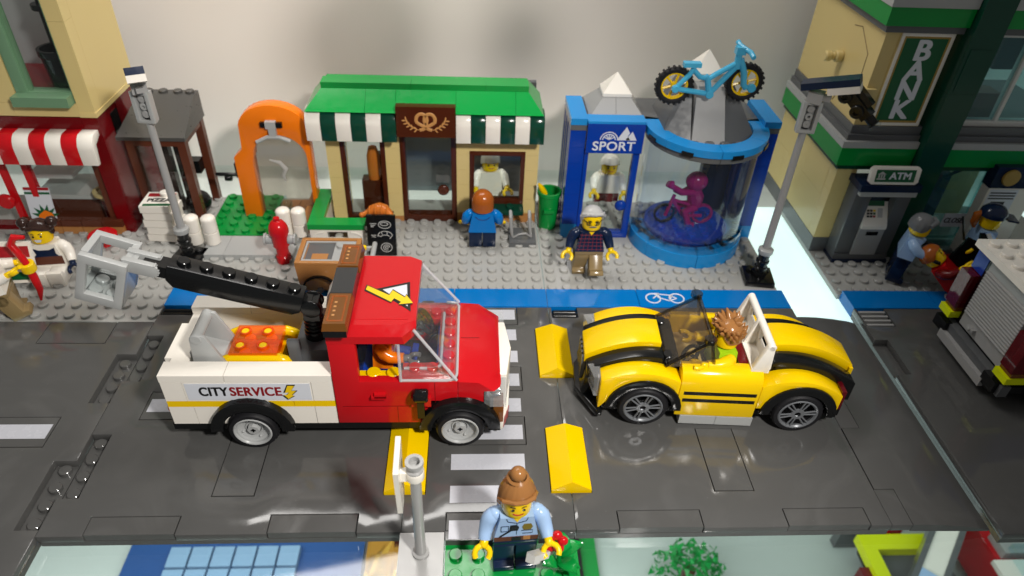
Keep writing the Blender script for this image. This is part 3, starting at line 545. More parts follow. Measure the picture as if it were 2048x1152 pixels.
for y0, y1 in ((.3, 1.28), (4.72, 5.7)):
    ia = [(x, z) for x, z in arc(-4.15, 2.0, 1.98, 12, 168, 14)]
    bow(-6.5, -2.45, 3.82, 4.44, 3.95, 0, y0, y1, 'front_wing', 'yellow', inner=[(-2.45, 2.4)] + ia + [(-6.42, 1.9), (-6.5, 1.9)])
    ib = [(x, z) for x, z in arc(3.95, 2.0, 1.98, 12, 168, 14)]
    bow(1.72, 5.95, 3.85, 4.32, 3.42, 0, y0, y1, 'rear_wing', 'yellow', inner=[(5.95, 2.2)] + ib + [(2.0, 2.3), (1.72, 2.3)])
    o = -.12 if y0 < 1 else .12
    for x in (-4.15, 3.95): mudguard(K, x, 2.0 + zo, 2.0, 1.5, y0 + o, y1 + o, 0)
    s = -1 if y0 < 1 else 1; yw = .62 if s < 0 else 5.38
    for x in (-4.15, 3.95): wheel(K, (x, yw, 2.12 + zo), 1.32, .95, 'alloy', 'spoke', s)
    yd = y0 if s < 0 else y1
    # door: rounded top
    d0, d1 = (.28, 1.25) if s < 0 else (4.75, 5.72)
    yo = d0 if s < 0 else d1; yi = d1 if s < 0 else d0; e = .0
    pr_ = [(yo, 1.62), (yo, 3.5), (yo - s * .02, 3.95), (yo - s * .12, 4.25), (yo - s * .34, 4.5), (yo - s * .62, 4.6), (yi, 4.6), (yi, 1.62)]
    g = LG(); g.poly(pr_, 'x', -2.43, 1.7); dr = g.to('door', 'yellow', K, .03)
    for z in (2.62, 3.12): LB(-2.2, yo - .006, z, 1.55, yo + .006, z + .24).to('stripe', 'print_black', dr, 0)
    for a, b in ((-2.1, -.2), (-.18, 1.75)): LB(a, yo - .02, 1.0, b, yo - s * .6, 1.58).to('sill', 'lgray', K, .04)
    # lamps
    h = LG(); yl0, yl1 = (.5, 1.5) if s < 0 else (4.5, 5.5)
    h.hexa([(-6.75, yl0, 2.55), (-6.52, yl0, 2.55), (-6.52, yl1, 2.55), (-7.0, yl1, 2.7), (-6.85, yl0, 3.85), (-6.52, yl0, 3.95), (-6.52, yl1, 3.95), (-7.1, yl1, 3.85)]); hl = h.to('headlight', 'lampglass', K, .08); LB(-6.62, yl0 + .15, 2.75, -6.53, yl1 - .15, 3.7).to('reflector', 'chrome', hl, .03)
    LB(5.96, yl0, 2.3, 6.2, yl1, 3.55).to('tail_light', 'tred', K, .04)
    # black stripes along the bonnet and deck
    k0, k1 = (1.28, 2.09) if s < 0 else (4.06, 4.72)
    bow(-7.15, -3.3, 3.68, 4.58, 4.72, .7, k0, k1, 'bonnet_stripe', 'black'); bow(2.3, 6.85, 4.74, 4.64, 3.52, .7, k0, k1, 'deck_stripe', 'black')
    g = LG(); g.stud(-3.0, (k0 + k1) / 2, 4.45, 18); g.to('stud', 'black', K, 0); g = LG(); g.box(-3.29, k0, 3.4, -2.5, k1, 4.45); g.to('scuttle', 'black', K, .03); g = LG(); g.stud(2.15, (k0 + k1) / 2, 4.4, 18); g.box(1.75, k0, 3.4, 2.55, k1, 4.4); g.to('deck_plate', 'black', K, .03)
    g = LG(); g.cyl((-7.05, (k0 + k1) / 2, 3.3), .2, .5, 'x', 12); g.to('fog_lamp', 'mgray', K, 0)
bow(-7.25, -3.35, 3.95, 4.86, 4.98, .55, 2.1, 4.0, 'bonnet', 'yellow'); bow(2.5, 7.05, 5.0, 4.9, 3.8, .55, 2.3, 4.05, 'rear_deck', 'yellow')
LB(6.2, 1.3, 2.2, 6.95, 4.7, 3.4).to('rear_panel', 'black', K); LB(6.0, .9, 1.4, 6.5, 5.1, 2.2).to('rear_bumper', 'black', K); LB(6.85, 2.15, 3.2, 7.05, 3.95, 3.72).to('deck_lip', 'yellow', K)
g = LG(); g.poly([(-7.1, 1.35), (-7.35, 1.9), (-7.2, 2.4), (-7.1, 3.6), (-6.5, 3.7), (-6.4, 1.35)], 'y', 1.5, 4.5); g.to('nose', 'black', K, .05)
g = LG(); g.poly([(-7.55, 2.1), (-6.5, .35), (-6.2, .35), (-6.2, 5.65), (-6.5, 5.65), (-7.55, 3.9)], 'z', 1.2, 1.62); g.to('front_splitter', 'black', K, .04)
for k in range(5): LB(-7.36, 2.2 + k * .36, 2.1, -7.15, 2.4 + k * .36, 3.7).to('grille_bar', 'dgray', K, .02)
# cabin
LB(-2.4, 1.26, 1.75, 1.7, 4.74, 2.2).to('cabin_floor', 'black', K); LB(-3.3, 1.3, 3.3, -2.4, 4.7, 4.3).to('cowl', 'black', K); LB(.55, 1.3, 2.2, 1.2, 4.7, 4.6).to('seat_back', 'dred', K, .08); LB(-2.4, 1.3, 3.3, -.9, 4.72, 3.5).to('dash_tray', 'tan', K, .04); LB(-.9, 3.2, 2.9, .55, 4.72, 3.1).to('passenger_seat', 'tan', K, .04); LB(-.6, 1.3, 2.2, .55, 3.1, 2.7).to('seat', 'dred', K, .06); LB(-2.4, 2.95, 2.2, .5, 3.15, 3.1).to('console', 'black', K)
# windscreen
g = LG()
for off in (0, .1):
    p = [(-3.25 + off, 1.05, 4.35), (-3.25 + off, 4.95, 4.35), (-1.1 + off, 4.8, 6.05), (-1.1 + off, 1.2, 6.05)]
    g.f([g.v(q) for q in p])
for y in (1.0, 5.0):
    s = .06 if y < 2 else -.06
    for o in (0, s): g.f([g.v(q) for q in [(-3.2, y + o, 4.35), (-.75, y + o, 4.55), (-1.05, y + o + s * 3, 6.0)]])
scr = g.to('windscreen', 'smoke', K, 0)
for pts in ([(-3.2, 1.05, 4.38), (-1.1, 1.2, 6.05)], [(-3.2, 4.95, 4.38), (-1.1, 4.8, 6.05)], [(-1.1, 1.15, 6.05), (-1.1, 4.85, 6.05)], [(-3.15, 1.05, 4.42), (-3.15, 4.95, 4.42)], [(-1.1, 1.2, 6.0), (-.8, 1.0, 4.6)], [(-1.1, 4.8, 6.0), (-.8, 5.0, 4.6)]):
    g = LG(); g.tube(pts, .10, 8); g.to('windscreen_frame', 'smokedark', scr, 0)
for y in (1.15, 4.85):
    g = LG(); g.cyl((-1.25, y, 6.0), .32, .28, 'z', 16); g.to('windscreen_stud', 'smokedark', scr, 0)
g = G(KB @ TM((-1.75, 2.1, 4.3 + zo), 0, -50)); g.tube([(math.cos(a) * .5, math.sin(a) * .5, 0) for a in [2 * math.pi * k / 18 for k in range(18)]], .11, 8, closed=True); g.box(-.5, -.07, -.04, .5, .07, .04); g.cyl((0, 0, -.6), .1, .6); g.to('steering_wheel', 'black', K, 0)
# roll bar
g = LG(); pf = [(1.0, 4.45), (1.85, 4.45), (2.0, 4.75), (1.9, 6.15), (1.72, 6.3), (1.55, 6.22)]
rb = g.cyl((1.74, .72, 6.12), .2, 4.28, 'y', 14).to('roll_bar', 'white', K, 0)
for y0, y1 in ((.72, 1.05), (2.72, 3.0), (4.68, 5.0)): g = LG(); g.poly(pf, 'y', y0, y1); g.to('side_plate', 'white', rb, .05)
LB(1.05, .74, 4.45, 1.95, 4.98, 4.7).to('bar_foot', 'white', rb); LB(1.72, 1.05, 4.7, 1.86, 4.68, 5.3).to('back_plate', 'white', rb)
for y0, y1 in ((1.05, 1.35), (2.4, 2.72), (3.0, 3.3), (4.36, 4.68)): LB(1.68, y0, 5.25, 1.84, y1, 6.1).to('bar_post', 'white', rb, .03)
# ---------------------------------------------------------------- bakery
def wallbricks(par, x0, x1, y0, y1, z0, z1, mat, L=None, h=1.2):
    """a wall of separate bricks: courses of height h, cut every L along the longer side"""
    z = z0; k = 0
    while z < z1 - .05:
        zt = min(z + h, z1); lon = 0 if (x1 - x0) >= (y1 - y0) else 1; a, b = (x0, x1) if lon == 0 else (y0, y1)
        cuts = [a]
        if L:
            c = a + (L if k % 2 == 0 else L / 2)
            while c < b - .4: cuts.append(c); c += L
        cuts.append(b)
        for p, q in zip(cuts, cuts[1:]):
            g = G()
            if lon == 0: g.box(p + .006, y0, z + .006, q - .006, y1, zt - .006)
            else: g.box(x0, p + .006, z + .006, x1, q - .006, zt - .006)
            g.to('brick', mat, par, .015, seg=1)
        z = zt; k += 1
BK_ = thing('bakery', 'small tan bakery with a bright green roof and green and white striped awnings', 'shop', (-7.5, 27, .4))
yf = 26.8
wallbricks(BK_, -15.15, -14.2, yf, 29.5, .4, 7.6, 'tan'); wallbricks(BK_, -11.05, -10.0, yf, 27.8, .4, 7.6, 'tan')
wallbricks(BK_, -6.02, -5.1, yf, 27.8, 1.2, 7.6, 'tan'); wallbricks(BK_, -1.1, -.15, yf, 29.5, 1.2, 7.6, 'tan'); wallbricks(BK_, -5.1, -1.1, yf, 27.8, 1.2, 2.0, 'tan', h=.8); wallbricks(BK_, -5.1, -1.1, yf, 27.8, 6.3, 7.6, 'tan', h=1.3)
G().box(-6.0, yf - .01, .4, -.13, 27.8, 1.2).to('plinth', 'nougat', BK_); G().box(-11.05, yf - .01, .4, -10.0, yf + .3, .85).to('plinth', 'nougat', BK_)
G().box(-6.0, 27.8, .4, -.15, 32, .44).to('shop_floor', 'mgray', BK_, 0); G().box(-11.0, 31.4, .4, -.2, 31.9, 9.6).to('rear_wall', 'dgray', BK_)
g = G().grid([-10.0, -6.02], [.42, 7.7], [(-9.62, .95, -6.4, 7.3)], yf - .05, yf + .7, 'y'); df = g.to('door_frame', 'brown', BK_)
dl = G().box(-9.62, yf + .05, .95, -6.4, yf + .2, 7.3).to('door_pane', 'glass', df, 0); G().box(-9.6, yf + .3, .95, -6.42, yf + .42, 1.15).to('rail', 'brown', df)
g = G().cyl((-7.0, yf - .3, 3.2), .42, .3, 'y', 20, .08); g.box(-7.25, yf - .1, 3.2, -6.4, yf + .1, 4.3) if False else None; g.to('door_knob', 'brown', df, .02); G().lathe([(.2, 0), (.26, 0), (.26, .03), (.2, .03)], (-7.0, yf - .325, 3.2), 'y', 18, closed=True).to('knob_ring', 'rbrown', df, 0); G().box(-7.5, yf - .02, 3.75, -6.5, yf + .04, 4.35).to('lock_plate', 'wclear', df, .02)
# left shop window
g = G().grid([-14.2, -11.05], [.42, 7.6], [(-13.85, .8, -11.4, 7.3)], yf + .05, yf + .6, 'y'); wf = g.to('window_frame', 'brown', BK_); G().box(-13.85, yf + .2, .8, -11.4, yf + .3, 7.3).to('window_pane', 'glass', wf, 0)
# right window
g = G().grid([-5.1, -1.1], [2.0, 6.3], [(-4.75, 2.35, -1.42, 5.95)], yf - .03, yf + .6, 'y'); wf = g.to('window_frame', 'brown', BK_); G().box(-4.75, yf + .2, 2.35, -1.42, yf + .3, 5.95).to('window_pane', 'glass', wf, 0)
sl = G().box(-5.1, yf - 1.0, 1.6, -1.1, yf + .0, 2.0).to('window_sill', 'dgreen', BK_); g = G(); g.cyl((-2.1, yf - .5, 2.0), .3, .2); g.to('sill_stud', 'dgreen', sl, 0)
# awnings: one part per stripe
def awning(par, x0, n, y, z, cols, r=1.0, ht=2.05, dp=1.4, w_=1.0):
    for k in range(n):
        a = x0 + k * w_
        p = [(y - dp, z)] + [(y - dp + (.5 - .5 * math.cos(R(t * 9))) * 0 + (1 - math.cos(R(t * 9))) * .75, z + ht - .95 + math.sin(R(t * 9)) * .95) for t in range(0, 11)] + [(y, z + ht), (y, z + ht - .35), (y - dp + .55, z + ht - .7), (y - dp + .3, z)]
        g = G(); g.poly(p, 'x', a + .008, a + w_ - .008); g.to('awning_stripe', cols[k % 2], par, .02)
awning(BK_, -16.0, 6, yf, 7.55, ('white', 'dgreen')); awning(BK_, -6.0, 6, yf, 7.55, ('white', 'dgreen'))
# roof
for a, b in ((-15.95, -12), (-12, -10), (-10, -6), (-6, -2.0), (-2, -.1)):
    ye, yb = 25.45, 26.75; L0, R0 = (1.0 if a < -15 else 0), (1.0 if b > -.5 else 0)
    g = G(); g.hexa([(a + .008, ye, 9.62), (b - .008, ye, 9.62), (b - .008, 29.5, 9.62), (a + .008, 29.5, 9.62), (a + .008 + L0, yb, 10.72), (b - .008 - R0, yb, 10.72), (b - .008 - R0, 29.3, 10.72), (a + .008 + L0, 29.3, 10.72)]); g.to('roof_slope', 'bgreen', BK_, .03)
for a, b in ((-14.95, -9), (-9, -4), (-4, -1.1)): G().box(a + .01, 26.8, 10.72, b - .01, 27.9, 11.12).to('roof_ridge', 'bgreen', BK_, .03)
G().box(-15.0, 26.9, 7.6, -.2, 29.4, 9.62).to('ceiling', 'tan', BK_)
sg = G().box(-9.95, 25.3, 8.0, -6.02, 25.9, 10.15).to('sign', 'brown', BK_, .04); G().box(-9.97, 25.9, 9.8, -6.0, 27, 10.0).to('sign_top', 'brown', BK_) if False else None
def tubes(lines, r, mat, name, par, mtx, n=6, sy=.3):
    g = G(mtx @ Matrix.Diagonal((1, 1, sy, 1)))
    for l in lines: g.tube(l if len(l[0]) == 3 else [(x, y, 0) for x, y in l], r, n)
    return g.to(name, mat, par, 0)
def ell(cx, cy, a, b, t0, t1, n=18): return [(cx + a * math.cos(R(t0 + (t1 - t0) * k / n)), cy + b * math.sin(R(t0 + (t1 - t0) * k / n))) for k in range(n + 1)]
ms = front(-8.0, 25.29, 9.08)
pz_ = [ell(-.27, .18, .36, .42, -60, 215) [::-1], ell(.27, .18, .36, .42, -35, 240), [(-.55, -.05), (-.15, -.28), (.2, -.5), (.42, -.55)], [(.55, -.05), (.15, -.28), (-.2, -.5), (-.42, -.55)]]
tubes(pz_, .115, 'print_tan', 'pretzel_emblem', sg, ms)
for s in (-1, 1):
    lv = G(ms); st_ = ell(0, .35, 1.35, .95, -70, -8, 10) if s > 0 else ell(0, .35, 1.35, .95, -110, -172, 10)
    lv.tube([(x, y, .0) for x, y in st_], .028, 5)
    for k, (x, y) in enumerate(st_[1::2]):
        for d in (-1, 1):
            M0 = lv.M; ang = (math.atan2(y - .35, x) + d * .75 + s * .9); lv.M = M0 @ TM((x, y, 0), 0, 0, math.degrees(ang)); lv.sph((.15, 0, 0), .15, (1, .38, .15), 8, 5); lv.M = M0
    lv.to('laurel_emblem', 'print_tan', sg, 0)
# planter fence with green cap
pl = thing('planter_fence', 'low white latticed fence with a bright green L-shaped cap beside the bakery window', 'fence', (-14, 24, .4))
for (a, b, c, d) in ((-16.3, 23.0, -12.35, 24.0), (-16.3, 24.0, -15.3, 28.0)): G().box(a + .01, b + .01, 2.0, c - .01, d - .01, 2.4).to('cap', 'bgreen', pl)
G().grid([-16.2, -12.4], [.8, 2.0], [(-15.0, .95, -13.6, 1.75)], 23.12, 23.3, 'y').to('rail', 'white', pl, .02); G().box(-16.2, 23.15, .4, -12.4, 23.9, .8).to('kerb', 'white', pl, .02); G().box(-16.2, 24.0, .4, -15.4, 27.9, 2.0).to('rail', 'white', pl, .02)
for s in (-1, 1): tubes([ell(-14.3 + s * .95, 1.0, .9, .7, 90, 90 - s * 90)], .09, 'white', 'lattice_arch', pl, TM((0, 23.1, 0), 90), sy=.8)
G().box(-15.3, 24.0, .4, -12.4, 26.7, .5).to('bed', 'dbrown', pl, 0)
bx = thing('bread_crate', 'dark brown crate with an upright baguette inside the bakery window', 'crate', (-12.6, 28, .44)); G().box(-13.0, 27.5, .45, -11.3, 28.5, 3.4).to('crate_body', 'brown', bx, .05); g = G(); g.lathe([(0, 3.0), (.42, 3.1), (.5, 4.0), (.48, 5.2), (.3, 5.9), (0, 6.05)], (-12.1, 28.0, 0), 'z', 16); g.to('baguette', 'croissant', bx, 0); G().box(-11.9, 28.6, .44, -11.1, 29.2, 5).to('dark_post', 'black', bx)
# things in front of the bakery
cr = thing('croissant', 'golden brown croissant resting on the end of the green fence cap', 'croissant', (-11.7, 24.6, 2.0))
pts = [(-1.15, -.1, .25), (-.8, .12, .34), (-.4, .3, .42), (0, .32, .45), (.4, .2, .42), (.75, -.1, .34), (1.0, -.45, .25)]
g = G(TM((-11.5, 24.5, 2.15))); g.tube(pts, [.16, .2, .42, .52, .46, .28, .15], 14)
for i, k in enumerate((-.62, -.2, .22, .6)): g.tube([(k + .22 * math.cos(a) * .1, .2 - abs(k) * .2 + math.cos(a) * .48 * (1 - abs(k) * .35), .42 + math.sin(a) * .5 * (1 - abs(k) * .35)) for a in [2 * math.pi * q / 14 for q in range(14)]], .07, 6, closed=True)
g.sph((-1.2, -.12, .25), .2); g.to('pastry', 'croissant', cr, 0); G().box(-12.3, 24.1, 1.6, -10.6, 25.6, 2.0).to('shelf', 'rbrown', cr)
mb = thing('menu_board', 'black menu board with white pastry drawings standing by the green fence', 'sign', (-11.1, 22.4, .6))
g = G(TM((-11.1, 22.1, .6), -8)); g.box(-.98, -.12, 0, .98, .12, 3.0); bd = g.to('board', 'black', mb, .06); g = G(TM((-11.1, 23.1, .6), 12)); g.box(-.9, -.1, 0, .9, .1, 2.7); g.to('rear_leg', 'black', mb, .04)
mm = TM((-11.1, 22.1 - .135, .6), -8) @ TM((0, 0, 0), 90)
tubes([ell(.25, 2.35, .42, .28, 0, 360), ell(.22, 2.4, .26, .12, 0, 360), ell(.25, 1.5, .5, .36, 10, 190), ell(.25, 1.45, .28, .12, 10, 180), [(-.24, 1.55), (-.05, 1.45)], [(.74, 1.55), (.55, 1.3)], [(0, 1.82), (.05, 1.6)], [(.4, 1.85), (.38, 1.6)], ell(.3, .62, .38, .34, 0, 360), ell(.3, .62, .22, .2, 0, 300), ell(.3, .62, .1, .08, 0, 360), [(-.75, 2.42), (-.3, 2.42)], [(-.7, 2.3), (-.4, 2.3)], [(-.7, 2.2), (-.5, 2.2)], [(-.7, 1.55), (-.35, 1.55)], [(-.65, 1.43), (-.4, 1.43)]], .025, 'print_gray', 'pastry_drawing', bd, mm)
ra = thing('bicycle_rack', 'dark grey bicycle rack with curved silver hoops in front of the bakery', 'bicycle rack', (-1.2, 24.4, .4))
g = G().box(-2.2, 23.4, .4, -.25, 25.4, .8); g.to('base', 'dgray', ra)
for x in (-1.95, -.6):
    g = G(); g.tube([(x, 24.2, .8), (x - .12, 24.05, 1.6), (x - .2, 24.1, 2.5), (x - .2, 24.4, 2.85), (x - .12, 24.7, 2.5), (x, 24.8, .8)], .11, 8); g.to('hoop', 'mgray', ra, 0)
g = G(); g.tube([(-1.9, 24, .85), (-1.5, 23.9, 1.2), (-1.0, 23.95, 1.25), (-.65, 24.1, .9)], .07, 6); g.to('cross_bar', 'mgray', ra, 0)
bn = thing('litter_bin', 'green round litter bin with a yellow banana poking out beside the bakery', 'bin', (.7, 26, .4))
g = G(); g.lathe([(.52, .4), (.66, .5), (.8, 3.2), (.9, 3.3), (.9, 3.55), (.72, 3.55), (.6, .9), (0, .9)], (.75, 26.2, 0), 'z', 24); g.to('bin_body', 'green', bn, 0); g = G(); g.box(.35, 25.25, 2.1, 1.1, 25.5, 2.35); g.to('bin_handle', 'green', bn); g = G(); g.tube([(.55, 26.3, 2.6), (.35, 26.2, 3.4), (.05, 26.05, 3.95), (-.1, 26.0, 4.2)], [.2, .24, .18, .08], 10); g.to('banana', 'yellow', bn, 0)
# orange arch
oa = thing('orange_arch', 'bright orange gateway arch with a grey handle at the left of the bakery', 'arch', (-19, 27, .4))
outer = [(-21.6, .8), (-21.55, 5.6), (-20.9, 6.2), (-20.8, 8.0)] + [(-18.5 + 2.35 * math.cos(R(t)), 7.75 + 1.75 * math.sin(R(t)) ) for t in range(172, 7, -12)] + [(-16.2, 7.0), (-16.2, .8)]
inner_ = [(-16.5, .8), (-16.5, 5.6)] + [(-18.35 + 1.85 * math.cos(R(t)), 5.6 + 1.75 * math.sin(R(t))) for t in range(0, 181, 12)] + [(-20.3, 5.4), (-20.4, .8)]
g = G(); g.poly(outer + inner_, 'y', 26.6, 27.6)
g.to('arch_body', 'orange', oa, .04); ap = G().box(-20.4, 27.15, .85, -16.5, 27.2, 7.2).to('smoked_pane', 'smoke', oa, 0); G().tube([(-19.3, 27.1, 5.2), (-18.6, 27.1, 5.0), (-18.25, 27.1, 4.5), (-18.5, 27.1, 4.0), (-18.4, 27.1, 3.5)], [.05, .14, .18, .14, .05], 8).to('swirl_print', 'print_gray', ap, 0)
g = G(); g.box(-19.25, 26.35, 8.0, -17.8, 26.62, 8.35); g.to('arch_clip', 'black', oa, .03); g = G(); g.box(-18.9, 26.25, 7.95, -18.2, 26.6, 8.45); g.to('clip_tile', 'lgray', oa, .04); g = G(); g.tube([(-19.7, 26.4, 6.9), (-18.9, 26.4, 7.3), (-18.1, 26.4, 7.3), (-17.4, 26.4, 7.0)], .14, 8); g.box(-18.75, 26.3, 7.2, -18.25, 26.6, 8.0); g.to('arch_handle', 'lgray', oa, 0)
g = G(); g.cyl((-23.2, 26.9, 4.1), .14, 1.8, 'x', 10); g.cyl((-22.6, 26.9, 3.8), .22, .5, 'x', 10); g.box(-21.75, 26.8, 3.9, -21.4, 27.1, 5.0); g.to('lever', 'black', oa, .02)
bt = thing('bottle', 'small clear bottle standing on the boards inside the orange arch', 'bottle', (-18.3, 26, .9)); g = G(); g.lathe([(0, 0), (.42, 0), (.45, .1), (.45, 1.3), (.36, 1.5), (.14, 1.6), (.14, 1.95), (0, 1.95)], (-18.3, 25.9, 1.0), 'z', 20); g.to('glass_body', 'tlight', bt, 0); g = G().cyl((-18.3, 25.9, 1.02), .38, .75); g.to('water', 'aqua', bt, 0)
gp = baseplate('lawn', -23.8, 24.05, -19.5, 29.7, 'green', .8, z0=.41, label='green studded lawn plate beside the orange arch')
for k in range(3): G().box(-19.4 + k * .7, 25.0, .42, -18.75 + k * .7, 29, .82).to('plank', 'nougat', pv1, .03)
G().box(-17.2, 24.9, .42, -16.75, 30, 1.4).to('side_board', 'nougat', pv1, .03)
for a, b in ((-23.4, -21.9), (-21.9, -17.2)): G().box(a + .01, 21.6, .41, b - .01, 23.95, .8).to('paving_tile', 'lgray', pv1, .02)
def post(x, y, lab):
    t = thing('bollard', lab, 'bollard', (x, y, .8), 0, 'white round bollards')
    for k in range(2): G().cyl((x, y, .8 + k * 1.0), .5, .98, 'z', 22, .05).to('round_brick', 'white', t, 0)
    g = G(); g.sph((x, y, 2.75), .5, (1, 1, .55), 20, 10); g.to('dome', 'white', t, 0)
post(-24.1, 23.1, 'white domed bollard, left one of the pair beside the green lawn'); post(-22.95, 23.1, 'white domed bollard touching the front left corner of the green lawn'); post(-18.15, 24.2, 'white domed bollard behind the red hydrant'); post(-17.1, 24.2, 'white domed bollard squeezed against the green capped fence')
hy = thing('fire_hydrant', 'red fire hydrant with grey side caps on the pavement', 'hydrant', (-17.8, 21.5, .4))
g = G(); g.lathe([(0, .4), (.48, .4), (.5, .5), (.5, .9), (.42, 1.0), (.42, 1.7), (.55, 1.75), (.56, 2.7), (.66, 2.75), (.66, 3.0), (.6, 3.3), (.4, 3.6), (.22, 3.7), (.2, 3.9), (0, 3.92)], (-17.8, 21.5, 0), 'z', 22); g.to('hydrant_body', 'red', hy, 0)
for s in (-1, 1):
    g = G(); x = -17.8 + s * .5; g.cyl((x if s > 0 else x - .42, 21.5, 2.2), .32, .42, 'x', 16); g.cyl((x + s * .42 if s > 0 else x - .56, 21.5, 2.2), .44, .14, 'x', 8); g.to('cap', 'lgray', hy, 0)
# food cart
ct = thing('food_cart', 'brown pushcart with a grey lid frame, thin wheels and a grey push handle', 'cart', (-13.8, 18.4, .4))
g = G(); g.hexa([(-15.7, 17.2, 1.2), (-12.2, 17.2, 1.2), (-12.2, 19.6, 1.2), (-15.7, 19.6, 1.2), (-15.8, 17.0, 3.3), (-12.0, 17.0, 3.3), (-12.0, 19.8, 3.3), (-15.8, 19.8, 3.3)]); g.to('cart_body', 'nougat', ct)
G().grid([-15.8, -12.0], [17.0, 19.8], [(-15.5, 17.25, -12.3, 19.55)], 3.3, 3.5).to('rim', 'nougat', ct); G().grid([-15.48, -12.32], [17.28, 19.52], [(-15.35, 17.5, -13.6, 19.4)], 3.32, 3.42).to('lid_frame', 'lgray', ct, .01); G().box(-15.3, 17.5, 3.2, -13.6, 19.4, 3.31).to('inside', 'dgray', ct, 0); G().box(-14.9, 17.6, 3.3, -13.9, 18.2, 3.36).to('inside_step', 'nougat', ct, .01)
for x in (-13.2, -12.7): g = G(); g.stud(x, 18.9, 3.42, 16); g.to('stud', 'lgray', ct, 0)
for y in (16.75, 19.9):
    g = G(); g.lathe([(1.0, 0), (1.12, .0), (1.12, .16), (1.0, .16)], (-14.4, y, 1.5), 'y', 32, closed=True); wl = g.to('wheel', 'black', ct, 0); g = G(); g.lathe([(0, .04), (1.0, .04), (1.0, .08), (0, .08)], (-14.4, y, 1.5), 'y', 28); g.to('disc', 'clear', wl, 0); g = G().cyl((-14.4, y - .04, 1.5), .2, .25, 'y', 12); g.to('hub', 'dgray', wl, 0)
g = G(); g.box(-12.0, 17.6, 3.0, -11.2, 17.8, 3.3); g.box(-12.0, 19.0, 3.0, -11.2, 19.2, 3.3); g.cyl((-11.15, 17.3, 3.3), .17, 2.2, 'y', 12); g.to('push_handle', 'lgray', ct, .03); g = G().cyl((-11.75, 18.9, 3.2), .14, .3); g.to('button', 'yellow', ct, 0)
# ---------------------------------------------------------------- sports shop
SP = thing('sports_shop', 'blue sports shop with a rounded glass showcase and little grey mountains on its roof', 'shop', (8.5, 26, .4))
def SB(n, m, *a, b=.03): return G().box(*a).to(n, m, SP, b)
for x0, x1, y1 in ((1.65, 2.72, 29.5), (14.75, 15.85, 29.5)):
    yf2 = 24.7
    SB('column', 'azure', x0, yf2, .4, x1, yf2 + 1.0, 1.6)
    wallbricks(SP, x0, x1, yf2, yf2 + 1.0, 1.6, 9.0, 'blue', h=1.23); SB('column_plate', 'dgray', x0, yf2, 9.0, x1, 28.4, 9.4); SB('column_cap', 'azure', x0 - .02, yf2 - .05, 9.4, x1 + .02, 28.5, 9.85)
    for k in range(4): SB('fin', 'blue', x0 + .05, 25.85 + k * .9, .4, x1 - .05, 26.3 + k * .9, 9.0)
    SB('side_wall', 'navy', x0 + .3, 25.7, .4, x1 - .3, 29.4, 9.0)
s_ = SB('sign', 'blue', 2.76, 24.4, 7.5, 6.6, 25.2, 9.62); SB('sign_cap', 'azure', 2.74, 24.42, 9.62, 6.62, 25.6, 9.78)
for k in range(1): text('SPORT', .92, 'print_white', s_, front(4.62, 24.39, 8.0), .02, 1.02, space=1.05)
g = G(front(4.62, 24.39, 8.5))
plane_poly(g, [(.15, -.02), (.72, .95), (.98, .5), (.86, .28), (1.05, .0)], g.M); plane_poly(g, [(.72, -.02), (1.15, .62), (1.5, -.02)], g.M)
g.to('mountain_emblem', 'print_white', s_, 0); tubes([ell(-.38, 0, .58, .55, 0, 180), ell(-.38, 0, .42, .4, 0, 180)] + [[(-.38, .02), (-.38 + .42 * math.cos(R(t)), .4 * math.sin(R(t)))] for t in (30, 60, 90, 120, 150)], .035, 'print_white', 'wheel_emblem', s_, front(4.62, 24.385, 8.5))
g = G().grid([2.76, 6.6], [.42, 7.48], [(3.05, .9, 6.15, 7.4)], 24.75, 25.3, 'y'); df = g.to('door_frame', 'blue', SP); G().box(3.05, 24.95, .9, 6.15, 25.05, 7.4).to('door_pane', 'glass', df, 0); g = G(); g.sph((5.75, 24.6, 3.3), .42, (1, .7, 1)); g.to('door_knob', 'blue', df, 0); G().box(5.2, 24.85, 3.4, 6.1, 24.95, 4.1).to('lock_plate', 'clear', df, .02)
# showcase
cx, cy, ro = 10.85, 25.0, 4.1
def half(r0, r1, z0, z1, name, mat, a0=165, a1=375, n=40, par=SP, b=.03):
    p = arc(cx, cy, r1, a0, a1, n) + arc(cx, cy, r0, a1, a0, n); g = G(); g.poly(p, 'z', z0, z1); return g.to(name, mat, par, b, ang=20)
for a in range(4): half(3.0, ro, .4, 1.5, 'base_ring', 'azure', 165 + a * 52.5, 165 + (a + 1) * 52.5 - .3, 14)
for a in range(12): half(3.3, ro - .05, 1.52, 1.95, 'clear_brick', 'clear', 165 + a * 17.5, 165 + (a + 1) * 17.5 - .6, 5, b=.03); half(3.3, ro - .05, 1.97, 2.3, 'clear_brick', 'clear', 174 + a * 17.5, 174 + (a + 1) * 17.5 - .6, 5, b=.03)
half(3.72, 3.82, 2.3, 8.55, 'showcase_glass', 'showglass', b=0)
for a in range(4): half(2.0, ro - .1, 8.55, 8.95, 'crown_plate', 'dgray', 165 + a * 52.5, 165 + (a + 1) * 52.5 - .3, 14); half(3.05, ro + .05, 8.97, 9.5, 'crown_ring', 'azure', 165 + a * 52.5, 165 + (a + 1) * 52.5 - .3, 14)
for a in (200, 240, 285, 325):
    x, y = cx + ro * math.cos(R(a)), cy + ro * math.sin(R(a)); g = G(TM((x, y, 9.05), 0, 0, a + 90)); g.box(-.38, -.12, -.14, .38, .1, .14); g.to('notch', 'black', SP, .02)
g = G(); g.lathe([(0, 0), (3.0, 0), (3.0, .5), (0, .5)], (cx, cy, 1.3), 'z', 36); pf_ = g.to('showcase_floor', 'tblue', SP, 0); g = G()
